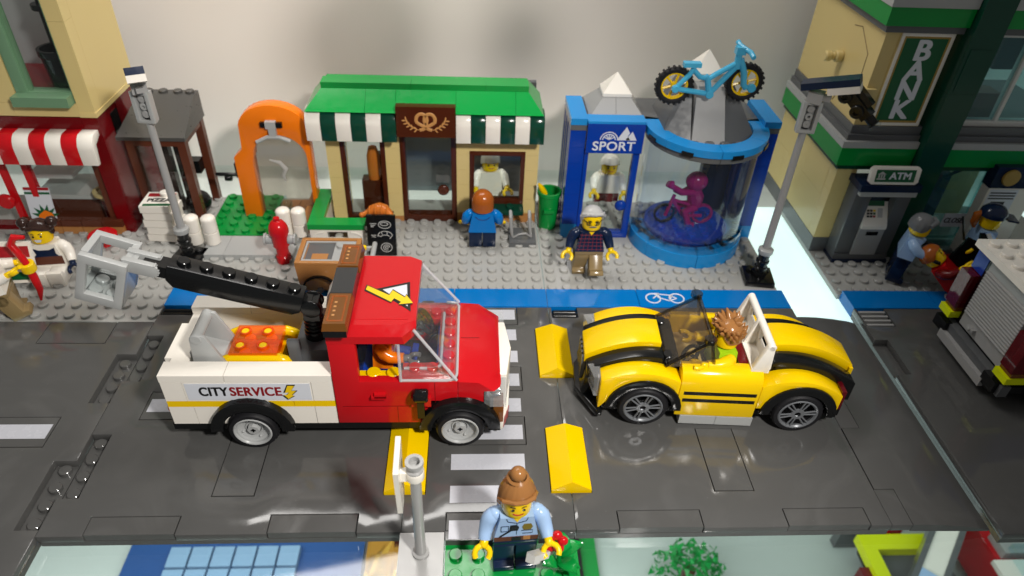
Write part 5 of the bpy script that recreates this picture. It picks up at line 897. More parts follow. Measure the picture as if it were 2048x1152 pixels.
# ---------------------------------------------------------------- toy figures (own frame: feet at z=0, face towards -y)
def hairshell(W, zf, zb, mat, par, r=.70, top=5.0, ridges=0, ra=.03, sx=1.0, sy=1.0, name='hair', flare=.0, fw=70):
    g = G(W); n, m = 40, 10; z0 = 4.35; rows = []
    for j in range(m + 1):
        row = []
        for i in range(n):
            a = 2 * math.pi * i / n - math.pi / 2                       # -90 deg is the face
            d = abs(((a + math.pi / 2 + math.pi) % (2 * math.pi)) - math.pi); t = min(1, max(0, (math.degrees(d) - fw * .6) / (fw * .55))); t = t * t * (3 - 2 * t)
            zl = zf + (zb - zf) * t; u = j / m
            zc = top - (top - zl) * u
            k = (top - zc) / (top - z0)
            rr = r * (math.sqrt(max(0, 1 - (1 - k) ** 2)) if k < 1 else 1 + flare * (k - 1)); rr += ra * math.cos(ridges * a) * (1 if ridges else 0) * min(1, rr / r)
            row.append(g.v((rr * math.cos(a) * sx, rr * math.sin(a) * sy + .04, zc)))
        rows.append(row)
    inner = [g.v((p.co * 0)) for p in []]
    apex = None
    for A, B in zip(rows, rows[1:]):
        for i in range(n): g.f([A[i], A[(i + 1) % n], B[(i + 1) % n], B[i]])
    Wi = W.inverted(); last = rows[-1]; rim = []
    for v_ in last:
        p = Wi @ v_.co; l = math.hypot(p.x, p.y) or 1; rim.append(g.v((p.x / l * .55, p.y / l * .55, p.z + .03)))
    for i in range(n): g.f([last[i], last[(i + 1) % n], rim[(i + 1) % n], rim[i]])
    bmesh.ops.remove_doubles(g.bm, verts=g.bm.verts[:], dist=.002); bmesh.ops.recalc_face_normals(g.bm, faces=g.bm.faces[:])
    return g.to(name, mat, par, 0, ang=50)
def figure(name, label, loc, rz, torso, legs, arms=None, hands='skin', la=(15, 15), ll=(0, 0), face=True, head='skin', cat='toy figure', short=False, lean=0, elbow=35, hip=None, smile=True, aout=(8, 8)):
    t = thing('toy_figure', label, cat, loc, rz, None, lean); arms = arms or torso; W = basis(t); t['_h'] = 0; del t['_h']
    dz = -.8 if short else 0.0
    def F(): return G(W @ Matrix.Translation((0, 0, dz)))
    if short:
        g = G(W)
        for s in (-1, 1): g = G(W); g.poly([(-.45, 0), (.5, 0), (.5, 1.2), (-.45, 1.2)], 'x', s * .95, s * .03); g.to('leg', legs, t, .05)
    else:
        g = F(); g.box(-.95, -.48, 1.72, .95, .48, 2.0); g.cyl((-.95, 0, 1.55), .42, 1.9, 'x', 16); g.to('hips', hip or legs, t, .04)
        for s, a in ((-1, ll[0]), (1, ll[1])):
            g = G(W @ Matrix.Translation((0, 0, 1.55)) @ Matrix.Rotation(R(-a), 4, 'X')); o = [(.45, .0), (.40, -1.2), (.42, -1.55), (-.72, -1.55), (-.72, -1.22), (-.42, -1.15), (-.45, -.05)] + [(-.45 * math.cos(R(k)), .45 * math.sin(R(k))) for k in range(20, 180, 20)]
            x0, x1 = sorted((s * .95, s * .03)); g.poly(o, 'x', x0, x1); lg = g.to('leg', legs, t, .05)
            for zz in (-.55, -1.0): g = G(W @ Matrix.Translation((0, 0, 1.55)) @ Matrix.Rotation(R(-a), 4, 'X')); g.lathe([(0, .445 - .02), (.25, .445 - .02), (.25, .45), (0, .45)], ((x0 + x1) / 2, .0, zz), 'y', 14); g.to('leg_hole', 'black', lg, 0)
    g = F(); g.hexa([(-.98, -.5, 2.02), (.98, -.5, 2.02), (.98, .5, 2.02), (-.98, .5, 2.02), (-.7, -.47, 3.6), (.7, -.47, 3.6), (.7, .47, 3.6), (-.7, .47, 3.6)]); to_ = g.to('torso', torso, t, .06)
    for s, a, ao in ((-1, la[0], aout[0]), (1, la[1], aout[1])):
        A = W @ Matrix.Translation((s * .8, 0, 3.22 + dz)) @ Matrix.Rotation(R(s * -ao), 4, 'Y') @ Matrix.Rotation(R(a * -1), 4, 'X')
        el = (s * .28, 0, -.55); e2 = R(elbow); wr = (s * .30, -.66 * math.sin(e2), -.55 - .66 * math.cos(e2))
        g = G(A); g.tube([(0, 0, .12), (s * .12, 0, .05), (s * .25, 0, -.2), el, (s * .30, (wr[1]) * .55, -.55 - .4 * math.cos(e2)), wr], [.2, .33, .36, .33, .29, .26], 14); g.sph((s * .1, 0, .08), .32); ar = g.to('arm', arms, t, 0, ang=60)
        H = A @ Matrix.Translation(wr) @ Matrix.Rotation(-e2 * 1.0, 4, 'X')
        g = G(H); g.cyl((0, 0, -.32), .19, .36, 'z', 12); q = [(math.sin(R(k)) * .33, 0, -.58 - math.cos(R(k)) * -.33 * 1 + 0) for k in range(-125, 126, 25)]
        g.tube([(x, y, -.58 + math.cos(R(k)) * .33) for (x, y, _), k in zip(q, range(-125, 126, 25))], .125, 10); M0 = g.M; g.to('hand', hands, ar, 0, ang=60)
    g = F(); g.cyl((0, 0, 3.58), .38, .15, 'z', 16, .02); g.lathe([(0, 3.66), (.5, 3.66), (.6, 3.74), (.64, 3.9), (.64, 4.5), (.6, 4.66), (.48, 4.76), (0, 4.78)], (0, 0, 0), 'z', 28); g.cyl((0, 0, 4.76), .3, .2); hd = g.to('head', head, t, 0)
    if face:
        def onface(az, z, r=.645): return (r * math.sin(R(az)), -r * math.cos(R(az)), z)
        for s in (-1, 1):
            g = F(); p = onface(s * 20, 4.3); g.sph(p, .075, (1, .35, 1.15), 10, 8); g.to('eye', 'print_black', hd, 0); g = F(); g.tube([onface(s * 11, 4.46), onface(s * 20, 4.5), onface(s * 30, 4.46)], .028, 6); g.to('eyebrow', 'hairdark', hd, 0)
            g = F(); q = onface(s * 20 - 3, 4.33, .668); g.sph(q, .022, (1, .5, 1), 6, 5); g.to('glint', 'print_white', hd, 0)
        g = F(); g.tube([onface(a, (4.02 if smile else 4.02) + ((a / 22) ** 2) * (.06 if smile else .015)) for a in range(-20, 21, 5)], .03, 6); g.to('mouth', 'print_red' if smile else 'hairdark', hd, 0)
    return t, W @ Matrix.Translation((0, 0, dz)), to_, hd
def decal(W, par, name, mat, pts, y=-.5, d=.014, slope=True):
    """flat print on the torso front: pts are (x, z)"""
    g = G(W); f = lambda z: y + (.02 * (z - 2.0) if slope else 0)
    a = [g.v((x, f(z) - .006, z)) for x, z in pts]; b = [g.v((x, f(z) - .006 - d, z)) for x, z in pts]
    g.f(a); g.f(b[::-1]); n = len(pts)
    for i in range(n): g.f([a[i], a[(i + 1) % n], b[(i + 1) % n], b[i]])
    bmesh.ops.recalc_face_normals(g.bm, faces=g.bm.faces[:]); return g.to(name, mat, par, 0)
def line(W, par, name, mat, pts, r=.025, y=-.5): g = G(W); g.tube([(x, y - .008 + .02 * (z - 2), z) for x, z in pts], r, 6); return g.to(name, mat, par, 0)
rc = lambda x0, z0, x1, z1: [(x0, z0), (x1, z0), (x1, z1), (x0, z1)]
# front policewoman on the green plate
gpl = thing('grass_plate', 'small green studded plate carrying the policewoman at the front edge', 'plate', (-3, -1.6, 0))
g = G().box(-5.98, -2.9, .0, -.02, -.42, .4); gb = g.to('plate', 'green', gpl, .03)
for x in (-5.5, -4.5, -1.5, -.5):
    for y in (-1.0, -2.0): G().stud(x, y, .4, 20).to('stud', 'green', gb, 0)
f, W, to_, hd = figure('policewoman', 'toy policewoman with a brown hair bun and light blue shirt in front of the crosswalk', (-2.95, -1.02, .4), 4, 'lblue', 'navy', la=(8, 22), aout=(15, 15), smile=True)
hairshell(W, 4.86, 4.1, 'hairbrown', hd, r=.80, top=5.62, ridges=16, ra=.028, name='hair', flare=.02)
g = G(W); g.sph((0, .06, 5.78), .34, (1, 1, .95), 16, 12); g.lathe([(.36, 5.5), (.46, 5.58), (.36, 5.66)], (0, .06, 0), 'z', 20, closed=True); g.to('hair_bun', 'hairbrown', hd, 0)
g = G(W); g.tube([(-.78, -.1, 4.5), (-.62, -.5, 4.82), (-.2, -.74, 4.96), (.25, -.72, 4.96), (.6, -.5, 4.92), (.76, -.1, 4.7), (.8, .12, 4.5)], [.07, .10, .10, .11, .11, .10, .05], 10); g.to('fringe', 'hairbrown', hd, 0)
line(W, to_, 'collar', 'navy', [(-.45, 3.55), (-.38, 3.35), (0, 3.22), (.38, 3.35), (.45, 3.55)], .02); line(W, to_, 'placket', 'navy', [(0, 3.2), (0, 2.45)], .015); decal(W, to_, 'neckline', 'skin', [(-.16, 3.58), (.16, 3.58), (0, 3.3)])
decal(W, to_, 'belt', 'rbrown', rc(-.94, 2.04, .94, 2.32)); decal(W, to_, 'belt_buckle', 'black', rc(-.2, 2.06, .2, 2.3), -.515); decal(W, to_, 'pouch', 'nougat', rc(.3, 2.08, .6, 2.32), -.515); decal(W, to_, 'radio', 'black', [(-.32, 2.72), (.05, 2.72), (.1, 2.95), (.0, 3.12), (-.28, 3.1)]); line(W, to_, 'radio_strap', 'black', [(-.25, 2.75), (-.7, 2.35)], .045); decal(W, to_, 'badge', 'gold', [(.22, 2.95), (.3, 3.15), (.6, 3.15), (.68, 2.95), (.6, 2.75), (.3, 2.75)]); line(W, to_, 'pocket', 'navy', [(-.66, 3.05), (-.35, 3.05), (-.35, 2.7), (-.66, 2.7), (-.66, 3.05)], .02); line(W, to_, 'pocket', 'navy', [(.2, 2.7), (.68, 2.7), (.68, 2.5), (.25, 2.5)], .02)
g = G(TM((-1.75, -2.05, 2.25), -20, 35, 40)); hc = thing('handcuffs', 'silver grey handcuff shaped tool in the hand of the front policewoman', 'tool', (-1.6, -3.0, 1.8)); g.box(-1.0, -.22, -.15, .1, .22, .15); g.box(.05, -.12, -.1, .55, .12, .1); g.box(-1.15, -.3, -.18, -.7, .12, .18); g.to('tool_body', 'silver', hc, .05)
# flower
fw = thing('flower_plant', 'green leafy plant with red blossoms on the green plate beside the front policewoman', 'plant', (-.9, -1.6, .4))
G().cyl((-1.0, -1.7, .6), .1, 1.2).to('stem', 'green', fw, 0)
for a, l, z, rx_ in ((20, 1.15, 1.5, -10), (-50, 1.1, 1.1, -5), (75, .9, 1.7, 10), (-160, .8, 1.0, 0), (-20, 1.0, .8, 0)):
    M0 = TM((-1.0, -1.7, z), rx_, -18, a); g = G(M0); n_ = 8; up = []; dn = []
    for k in range(n_ + 1):
        u = k / n_; x = l * u; w2 = .42 * math.sin(math.pi * min(1, u * .92 + .06)) * (1 - .25 * u); zc = .22 * math.sin(math.pi * u); up.append((g.v((x, w2, zc)), g.v((x, 0, zc - .07)), g.v((x, -w2, zc)))); dn.append((g.v((x, w2, zc - .08)), g.v((x, 0, zc - .15)), g.v((x, -w2, zc - .08))))
    for k in range(n_):
        for j in (0, 1): g.f([up[k][j], up[k][j + 1], up[k + 1][j + 1], up[k + 1][j]]); g.f([dn[k][j], dn[k + 1][j], dn[k + 1][j + 1], dn[k][j + 1]])
        g.f([up[k][0], up[k + 1][0], dn[k + 1][0], dn[k][0]]); g.f([up[k][2], dn[k][2], dn[k + 1][2], up[k + 1][2]])
    bmesh.ops.recalc_face_normals(g.bm, faces=g.bm.faces[:]); g.to('leaf', 'green', fw, 0)
for k in range(5): a = R(72 * k + 10); G().sph((-1.25 + .3 * math.cos(a), -1.75 + .1 * math.sin(a), 2.6 + .34 * math.sin(a)), .24, (1, .8, 1), 12, 8).to('petal', 'red', fw, 0)
G().sph((-1.25, -1.95, 2.6), .17).to('flower_heart', 'red', fw, 0)
# bus stop sign on a grey base
bs = thing('signpost', 'grey signpost with a white edge-on panel, standing on a grey front block', 'signpost', (-7, -1.3, 0))
G().box(-7.98, -2.9, 0, -6.02, -.3, 1.2).to('base_block', 'mgray', bs); g = G(); g.lathe([(0, 1.2), (.36, 1.2), (.36, 1.32), (.24, 1.36), (.22, 6.7), (.34, 6.72), (.34, 7.0), (.26, 7.05), (.26, 7.25), (.36, 7.28), (.36, 7.45), (.22, 7.45), (.2, 7.2), (0, 7.2)], (-7.0, -1.3, 0), 'z', 22); g.to('pole', 'mgray', bs, 0)
g = G(); g.cyl((-7.0, -1.3, 6.45), .36, .5, 'z', 20); g.box(-7.55, -1.45, 6.4, -7.2, -1.15, 6.9); g.to('clip', 'white', bs, .04); g = G(); g.hexa([(-7.75, -1.7, 4.7), (-7.55, -1.7, 4.7), (-7.55, -.75, 4.7), (-7.75, -.75, 4.7), (-7.75, -1.95, 7.5), (-7.55, -1.95, 7.5), (-7.55, -.45, 7.9), (-7.75, -.45, 7.9)]); g.to('sign_panel', 'white', bs, .04)
# boy at the bakery window
f, W, to_, hd = figure('boy', 'toy child with reddish brown hair and a blue top facing the bakery window', (-4.15, 23.6, .61), 180, 'lane', 'navy', short=True, la=(12, 12), face=False)
hairshell(W, 4.5, 3.75, 'hairred', hd, r=.76, top=5.2, ridges=16, ra=.02, fw=55); line(W @ Matrix.Rotation(math.pi, 4, 'Z'), to_, 'hood_seam', 'print_blue', [(-.5, 3.3), (-.3, 3.1), (0, 3.03), (.3, 3.1), (.5, 3.3)], .03)
# old man
f, W, to_, hd = figure('old man', 'toy elderly man with grey hair, glasses and a plaid shirt striding past the sports shop', (2.95, 20.2, .61), 0, 'navy', 'dtan', la=(2, 2), ll=(-22, 38), aout=(16, 16), smile=False)
hairshell(W, 4.86, 4.2, 'hairlight', hd, r=.77, top=5.25, ridges=0); g = G(W); g.tube([(-.75, -.15, 4.6), (-.4, -.54, 4.92), (.1, -.64, 4.98), (.5, -.5, 4.94), (.78, -.1, 4.6)], [.12, .13, .14, .13, .12], 10); g.tube([(-.7, -.3, 4.85), (-.2, -.66, 5.0), (.4, -.55, 4.98), (.7, -.1, 4.8)], .1, 8); g.to('fringe', 'hairlight', hd, 0)
for s in (-1, 1): g = G(W); g.tube([(s * .22 + .17 * math.cos(a), -.63 + .03 * abs(math.cos(a)), 4.3 + .13 * math.sin(a)) for a in [2 * math.pi * k / 12 for k in range(12)]], .03, 6, closed=True); g.to('glasses_rim', 'print_black', hd, 0); g = G(W); g.tube([(s * .38, -.55, 4.33), (s * .58, -.3, 4.4)], .03, 6); g.to('glasses_arm', 'print_black', hd, 0)
g = G(W); g.tube([(-.24, -.6, 4.03), (0, -.67, 4.08), (.24, -.6, 4.03)], [.03, .06, .03], 8); g.to('moustache', 'hairgray', hd, 0)
for k in range(6): line(W, to_, 'plaid_line', 'print_dred', [(-.75 + k * .3, 2.1), (-.6 + k * .24, 3.45)], .014)
for k in range(5): line(W, to_, 'plaid_line', 'print_dred', [(-.9 + k * .04, 2.2 + k * .28), (.9 - k * .04, 2.2 + k * .28)], .014)
decal(W, to_, 'neckline', 'skin', [(-.18, 3.58), (.18, 3.58), (0, 3.32)])
# pizza cook with twin buns
f, W, to_, hd = figure('cook', 'toy cook with dark pigtail buns and a brown apron outside the pizza shop', (-32.15, 19.9, -.62), 8, 'white', 'white', hands='navy', ll=(84, 84), la=(25, 5), aout=(12, 14), hip='white')
hairshell(W, 4.78, 4.15, 'hairdark', hd, r=.78, top=5.2); 
for s in (-1, 1): g = G(W); g.sph((s * .82, .1, 4.95), .36, (1, 1, 1), 14, 10); g.sph((s * .75, -.1, 4.72), .24); g.to('hair_bun', 'hairdark', hd, 0)
g = G(W); g.tube([(-.74, -.2, 4.55), (-.4, -.58, 4.84), (0, -.66, 4.96), (.4, -.58, 4.84), (.74, -.2, 4.55)], [.12, .15, .12, .15, .12], 10); g.to('fringe', 'hairdark', hd, 0)
decal(W, to_, 'bib', 'navy', [(-.55, 2.9), (-.62, 3.35), (-.3, 3.2), (.3, 3.2), (.62, 3.35), (.6, 2.9), (.75, 2.7), (-.75, 2.7)]); decal(W, to_, 'apron', 'rbrown', rc(-.9, 2.1, .9, 2.72)); decal(W, hd, 'grin', 'print_white', [(-.22, 4.1), (.22, 4.1), (.12, 3.92), (-.12, 3.92)], -.655, slope=False)
# delivery man at the left edge
f, W, to_, hd = figure('delivery man', 'toy man in white jacket and khaki trousers leaning in from the left edge', (-32.75, 15.9, .4), 110, 'white', 'dtan', la=(70, 40), ll=(12, -8), lean=-8, face=False)
hairshell(W, 4.5, 3.9, 'tan', hd, r=.8, top=5.2)
pzb = thing('pizza_box', 'white pizza box lettered PIZZA carried upright by the man at the left edge', 'box', (-32.2, 17.8, 3.2)); Wp = TM((-32.75, 17.6, 2.95), -18, 0, 4)
g = G(Wp); g.box(-1.05, -.14, -1.3, 1.05, .14, 1.3); bb_ = g.to('box_body', 'white', pzb, .04)
for z0, z1, m in ((.35, 1.05, 'print_red'), (-1.1, -.6, 'print_green')): g = G(Wp); g.box(-.8, -.155, z0, .95, -.141, z1); g.to('box_bar', m, bb_, 0)
text('PIZZA', .62, 'print_black', bb_, Wp @ TM((-.02, -.15, -.05), 90), .025, .95)
rh = thing('red_hook', 'red curved bar held out by the man at the left edge', 'hook', (-31.4, 16.9, 3)); g = G(); g.tube([(-31.35, 17.3, 5.0), (-31.9, 17.2, 5.05), (-32.2, 17.1, 4.6), (-31.95, 17.0, 4.2), (-31.65, 16.9, 3.4), (-31.5, 16.8, 2.4), (-31.4, 16.7, 1.6), (-31.55, 16.6, .8)], [.12, .22, .24, .22, .2, .24, .2, .07], 12); g.to('bar', 'red', rh, 0)
g = G(TM((-31.62, 16.88, 3.15), 8)); g.pipe((0, 0, -.3), .42, .2, .6, 'z', 18); g.to('yellow_grip', 'skin', rh, .02)
# truck driver
f, W, to_, hd = figure('driver', 'toy driver in an orange vest at the steering wheel of the red truck', (-9.25, 8.1, 2.1), 88, 'orange', 'blue', arms='orange', hands='hairgray', la=(55, 55), ll=(82, 82), aout=(4, 4)); hairshell(W, 4.6, 4.2, 'tan', hd, r=.75, top=5.1); decal(W, to_, 'vest_stripe', 'print_gray', rc(-.9, 2.4, .9, 2.6))
# convertible driver
f, W, to_, hd = figure('driver', 'toy driver with spiky brown hair and a lime top in the yellow convertible', (8.2 + .1, 5.8 + 2.3, 1.35), -88, 'lime', 'navy', arms='skin', aout=(10, 10), elbow=20, la=(74, 74), ll=(82, 82), face=True)
hairshell(W, 4.6, 4.15, 'hairbrown', hd, r=.76, top=5.2); g = G(W)
for k in range(46):
    a = k * 2.4; z = 4.45 + .78 * ((k * 29) % 46) / 46; rr = .74 * math.sqrt(max(.02, 1 - ((z - 4.35) / .95) ** 2)); 
    if z < 4.7 and math.sin(a) < -.5: continue
    d = Vector((rr * math.cos(a), rr * math.sin(a), z)); o = Vector((math.cos(a) * .25, math.sin(a) * .25 - .08, .16 + .1 * (k % 3))); g.tube([d * 1 - o * .3, d + o * .5, d + o], [.17, .12, .02], 6)
g.to('spikes', 'hairbrown', hd, 0, ang=60)
# baker inside, shop clerk inside
f, W, to_, hd = figure('baker', 'toy baker dressed in white behind the right bakery window', (-3.5, 30.5, -.75), 6, 'white', 'white', la=(30, 30)); hairshell(W, 4.5, 4.2, 'white', hd, r=.76, top=5.6)
f, W, to_, hd = figure('clerk', 'toy shop clerk with a white cap behind the door of the sports shop', (5.9, 30.6, -.9), 0, 'white', 'dred', la=(30, 10)); hairshell(W, 4.6, 4.3, 'white', hd, r=.8, top=5.2)
# officers outside the bank
f, W, to_, hd = figure('officer', 'toy officer with dark grey hair bending forward near the cash machine', (24.7, 20.1, .61), 62, 'lblue', 'navy', hands='black', la=(50, 35), lean=6, smile=False)
hairshell(W, 4.6, 4.1, 'hairgray', hd, r=.78, top=5.15, ridges=12, ra=.025); g = G(W); g.tube([(-.6, -.4, 4.65), (-.1, -.7, 4.85), (.4, -.6, 4.8), (.7, -.2, 4.6)], [.15, .18, .18, .14], 10); g.to('fringe', 'hairgray', hd, 0); decal(W, to_, 'belt', 'black', rc(-.94, 2.04, .94, 2.25))
f, W, to_, hd = figure('officer', 'toy policewoman with a navy cap and a brown ponytail outside the bank door', (30.5, 20.8, .61), 78, 'lblue', 'navy', la=(30, 30), face=True)
g = G(W); g.lathe2([(.82, 0), (.82, .12), (.78, .4), (.55, .68), (.2, .8), (0, .82)], (0, .05, 4.55), (1, 1.05, 1), 26); g.hexa([(-.6, -.72, 4.5), (.6, -.72, 4.5), (.5, -1.5, 4.38), (-.5, -1.5, 4.38), (-.6, -.72, 4.62), (.6, -.72, 4.62), (.5, -1.5, 4.5), (-.5, -1.5, 4.5)]); g.to('cap', 'navy', hd, .03); g = G(W); g.tube([(0, .7, 4.7), (0, 1.0, 4.5), (0, 1.0, 3.9), (0, .85, 3.5)], [.2, .28, .24, .1], 12); g.to('ponytail', 'hairred', hd, 0); decal(W, to_, 'vest', 'hairgray', rc(-.6, 2.4, .6, 3.2))
f, W, to_, hd = figure('suspect', 'toy suspect in red held face down between officer and police van', (28.7, 16.9, .7), 60, 'red', 'red', arms='dred', la=(60, 60), lean=-52, face=True); hairshell(W, 4.6, 4.2, 'hairred', hd, r=.76, top=5.1)
lb = thing('laptop', 'open black laptop with a grey edge propped before the officer by the bank', 'laptop', (28.3, 18.6, 2.5)); g = G(TM((28.0, 18.4, 3.2), 0, 18, -20)); g.box(-.9, -.12, -1.6, .9, .12, 1.4); g.to('screen', 'black', lb, .04); g = G(TM((28.9, 18.2, 3.4), 0, -14, -20)); g.box(-.16, -.8, -1.5, .16, .8, 1.5); g.to('keyboard_half', 'black', lb, .04); g = G(TM((29.25, 18.1, 3.4), 0, -14, -20)); g.box(-.12, -.8, -1.5, .12, .8, 1.5); g.to('edge', 'lgray', lb, .03); g = G(); g.tube([(27.4, 18.6, 4.6), (26.8, 18.9, 6.2)], .07, 6); g.to('aerial', 'black', lb, 0)
wc = thing('coffee_cup', 'white cup standing on the pavement beside the police van', 'cup', (29.5, 18.9, .6)); g = G(); g.lathe([(0, 0), (.4, 0), (.52, 1.2), (.5, 1.25), (0, 1.3)], (29.4, 18.6, 2.6), 'z', 18); g.to('cup_body', 'white', wc, 0); g = G(); g.cyl((29.4, 18.6, .62), .5, 2.0); g.to('stand', 'white', wc, 0)
# ---------------------------------------------------------------- police van (right edge)
V_ = thing('police_van', 'white roofed police van seen from behind with a ribbed grey roller shutter', 'van', (34, 10.8, .8))
def VB(n, m, *a, b=.03): return G().box(*a).to(n, m, V_, b)
x0 = 24.8; ya, yb = 7.35, 14.1
VB('chassis', 'black', 24.6, ya + .2, 1.7, 44, yb - .2, 2.2); VB('body', 'black', x0 + .1, ya + .4, 2.2, 44, yb - .4, 7.2)
rp = VB('roof', 'white', 24.3, ya, 7.25, 44, yb, 7.65)
for i in range(8):
    for j in range(6): G().stud(24.9 + i, ya + .65 + j * 1.09, 7.65, 20).to('roof_stud', 'white', rp, 0)
VB('shutter_frame', 'black', x0 - .02, 8.45, 2.3, x0 + .4, 13.05, 7.24)
sh_ = VB('shutter', 'mgray', x0 - .1, 8.75, 2.5, x0 + .1, 12.75, 7.1)
for k in range(15): G().cyl((x0 - .12, 8.78, 3.45 + k * .205), .105, 3.94, 'y', 10, .02).to('slat', 'mgray', sh_, 0)
g = G(); g.cyl((x0 - .45, 11.6, 2.95), .12, .4, 'x', 12); g.box(x0 - .35, 11.3, 2.86, x0 - .1, 11.9, 3.04); g.to('shutter_catch', 'mgray', sh_, .02)
for y0, y1 in ((13.05, 14.1), (7.35, 8.42)):
    VB('corner_block', 'blue', x0 - .05, y0, 5.75, x0 + 1.2, y1, 7.22); t_ = VB('tail_lamp', 'tred', x0 - .62, y0 + .05, 3.35, x0 + .3, y1 - .05, 5.7, b=.06); VB('lamp_core', 'dred', x0 - .3, y0 + .25, 3.5, x0 + .2, y1 - .25, 5.5); VB('lamp_foot', 'ambertop', x0 - .5, y0 + .05, 3.05, x0 + .3, y1 - .05, 3.33); VB('corner_strip', 'neon', x0 - .7, y0, 2.6, x0 + 1.2, y1, 3.03)
VB('bumper', 'dgray', 24.25, ya + .1, 1.55, 24.8, yb - .1, 2.3); VB('bumper_step', 'mgray', 23.95, 8.6, 1.25, 24.25, 13.0, 1.8); g = G(); g.poly(arc(0, 0, .5, 90, 270, 8) + [(.6, -.5), (.6, .5)], 'z', 0, .5)
for y in (8.2, 13.3): VB('bumper_pad', 'black', 24.0, y - .5, 1.6, 24.4, y + .6, 2.34, b=.1)
for x in (27.2, 39):
    g = G(); g.lathe([(.5, 0), (1.15, .0), (1.3, .15), (1.3, .9), (1.15, 1.05), (0, 1.05)], (x, ya - .2, 2.1), 'y', 30); g.to('wheel', 'rubber', V_, 0); g = G(); g.lathe([(.5, 0), (1.15, .0), (1.3, .15), (1.3, .9), (1.15, 1.05), (0, 1.05)], (x, yb - .8, 2.1), 'y', 30); g.to('wheel', 'rubber', V_, 0)
for i, (z0, z1, m) in enumerate(((2.2, 3.0, 'neon'), (3.0, 5.7, 'blue'), (5.7, 7.24, 'white'))): VB('side_panel', m, 26.05, ya, z0 + .005, 43, ya + .4, z1 - .005); VB('side_panel', m, 26.05, yb - .4, z0 + .005, 43, yb, z1 - .005)
# ---------------------------------------------------------------- models on the lower shelf, seen through the glass
Z = -42
nb = thing('blue_platform', 'dark blue platform with a pale blue ribbed panel below the glass shelf', 'platform', (-29, 20, Z)); G().box(-41.5, 4, Z + .05, -16.5, 28, Z + 1.2).to('platform_body', 'deepblue', nb); 
for i in range(6):
    for j in range(8): G().box(-36.8 + i * 2.3, 4.6 + j * 2.6, Z + 1.2, -34.75 + i * 2.3, 6.9 + j * 2.6, Z + 2.0).to('panel', 'panelblue', nb, .1)
gd = thing('gold_box', 'crinkled gold foil box below the glass shelf beside the grey signpost block', 'box', (-13, 18, Z)); g = G(); g.box(-15.5, 12, Z + .05, -10.5, 27, Z + 6)
bmesh.ops.subdivide_edges(g.bm, edges=g.bm.edges[:], cuts=7, use_grid_fill=True)
for v_ in g.bm.verts: v_.co += Vector((random.uniform(-.3, .3), random.uniform(-.3, .3), random.uniform(-.25, .25)))
g.to('foil', 'goldfoil', gd, 0, smooth=False); g = G(); g.sph((-12.6, 24, Z + 6.4), 1.0, (1.2, .8, .8)); g.to('bow', 'purple', gd, 0); g = G(); g.box(-11.3, 22, Z + 6, -10.5, 24.5, Z + 7); g.to('tag', 'skin', gd)
gs = thing('garden_strip', 'dark strip edged with green on the lower shelf, right of the policewoman', 'garden', (4, 18, Z)); G().box(1.0, 2, Z + .05, 9.0, 29, Z + .8).to('bed', 'green', gs); G().box(2.6, 2, Z + .8, 7.2, 29, Z + 1.3).to('path', 'print_black', gs)
bu = thing('green_bush', 'fuzzy green bush below the right half of the road', 'bush', (18, 21, Z)); g = G()
for k in range(420):
    a = random.uniform(0, 6.283); u = random.uniform(-.3, 1); rr = 3.4 * random.uniform(.45, 1); s2 = math.sqrt(max(0, 1 - u * u)); c = Vector((18.2 + rr * s2 * math.cos(a) * 1.2, 21 + rr * s2 * math.sin(a), Z + 2.2 + rr * u * 1.1)); q = [Vector((random.uniform(-1, 1), random.uniform(-1, 1), random.uniform(-1, 1))) * .55 for _ in range(3)]
    g.f([g.v(c + q[0]), g.v(c + q[1]), g.v(c + q[2])])
cw_ = g.to('crown', 'bgreen', bu, 0, smooth=False); G().cyl((18.2, 21, Z), .7, 3).to('trunk', 'rbrown', bu, 0)
ev = thing('rescue_truck', 'lime edged flatbed truck with red cab and white crane arm on the lower shelf', 'truck', (45, 18, Z))
def EB(n, m, *a, b=.06): return G().box(*a).to(n, m, ev, b)
EB('bed', 'dgray', 37.5, 10, Z + 3, 46, 23, Z + 4); EB('bed_edge', 'neon', 36.8, 21.6, Z + 4, 47, 23.4, Z + 5.2); EB('bed_edge', 'neon', 36.8, 8, Z + 4, 38.3, 21.6, Z + 5.2); EB('tail_lamp', 'dred', 35.8, 10, Z + 2, 36.8, 20, Z + 4.5)
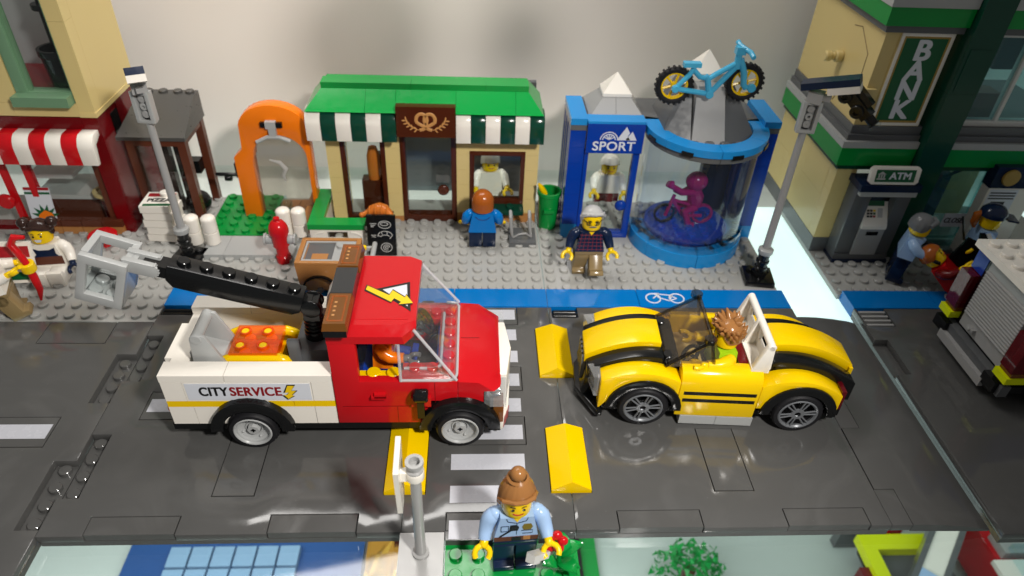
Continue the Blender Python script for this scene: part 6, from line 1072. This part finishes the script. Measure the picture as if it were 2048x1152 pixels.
ga = TM((43.5, 20.5, Z + 8), 0, 0, 48); g = G(ga); g.box(-6, -.95, -.8, 7, .95, .8); ca = g.to('crane_arm', 'white', ev, .1); g = G(ga); g.box(-7, -1.5, -1.4, 7.4, -.96, 1.0); g.box(-7, .96, -1.4, 7.4, 1.5, 1.0); g.to('crane_sleeve', 'dgray', ca, .1); g = G(ga); g.box(-7.6, -.95, -.7, -5.2, .95, 1.1); g.to('crane_tip', 'lblue', ca)
for k in range(3): g = G(ga); g.cyl((3.2 + k * 1.3, 0, .8), .5, .35); g.to('arm_stud', 'white', ca, 0)
EB('cab', 'red', 49.5, 8, Z + 1.2, 56, 25.5, Z + 6.5); EB('cab_window', 'tlight', 50.5, 8, Z + 6.5, 57, 20, Z + 8.5); EB('cab_panel', 'white', 48.5, 8, Z + 6.6, 54, 19, Z + 7.2); EB('cab_stripe', 'neon', 56, 8, Z + 3, 60, 24, Z + 7); EB('cab_roof', 'aqua', 55, 22, Z + 5, 62, 29, Z + 8); EB('rear_box', 'tred', 53, 24, Z + 7, 57, 26, Z + 10)
EB('clear_block', 'tlight', 58, 12, Z + 7, 62, 20, Z + 9); EB('grey_step', 'mgray', 50, 19.5, Z + 6.5, 53, 22, Z + 7.6); EB('white_step', 'white', 47.5, 24.5, Z + 3, 50, 27, Z + 4); EB('blue_lamp', 'tblue', 52, 26.5, Z + 6, 54, 28.5, Z + 8)
for x in (40, 53):
    for y in (9, 22): g = G(); g.lathe([(0, 0), (1.9, 0), (1.9, 1.6), (0, 1.6)], (x, y, Z + 1.95), 'y', 24); g.to('wheel', 'rubber', ev, 0)
EB('mast', 'dgray', 36.5, 25, Z + .1, 41.5, 26, Z + 4); EB('beacon', 'red', 41.6, 24.6, Z + .1, 43, 26, Z + 5)
# unseen blockers added above the frame to cast soft shadows on the wall
for k, (x, y, z, r) in enumerate(((1.1, 3.2, 30.2, 2.5), (7.0, 2.6, 30.8, 1.6))):
    t = thing('shadow_blocker', ('large', 'small')[k] + ' black shadow blocker added high above the road, out of view', 'shadow blocker', (x, y, z), 0, 'shadow blockers added above the display'); g = G(TM((x, y, z), 25)); g.lathe([(0, r * .8), (r * .5, r * .8), (r, r * .2), (r, -r * .5), (r * .9, -r * .5), (r * .8, 0), (0, 0)], (0, 0, 0), 'z', 24); g.to('blocker_body', 'black', t, 0); G().cyl((x, y, z + r * .6), .12, 40).to('blocker_rod', 'black', t, 0)
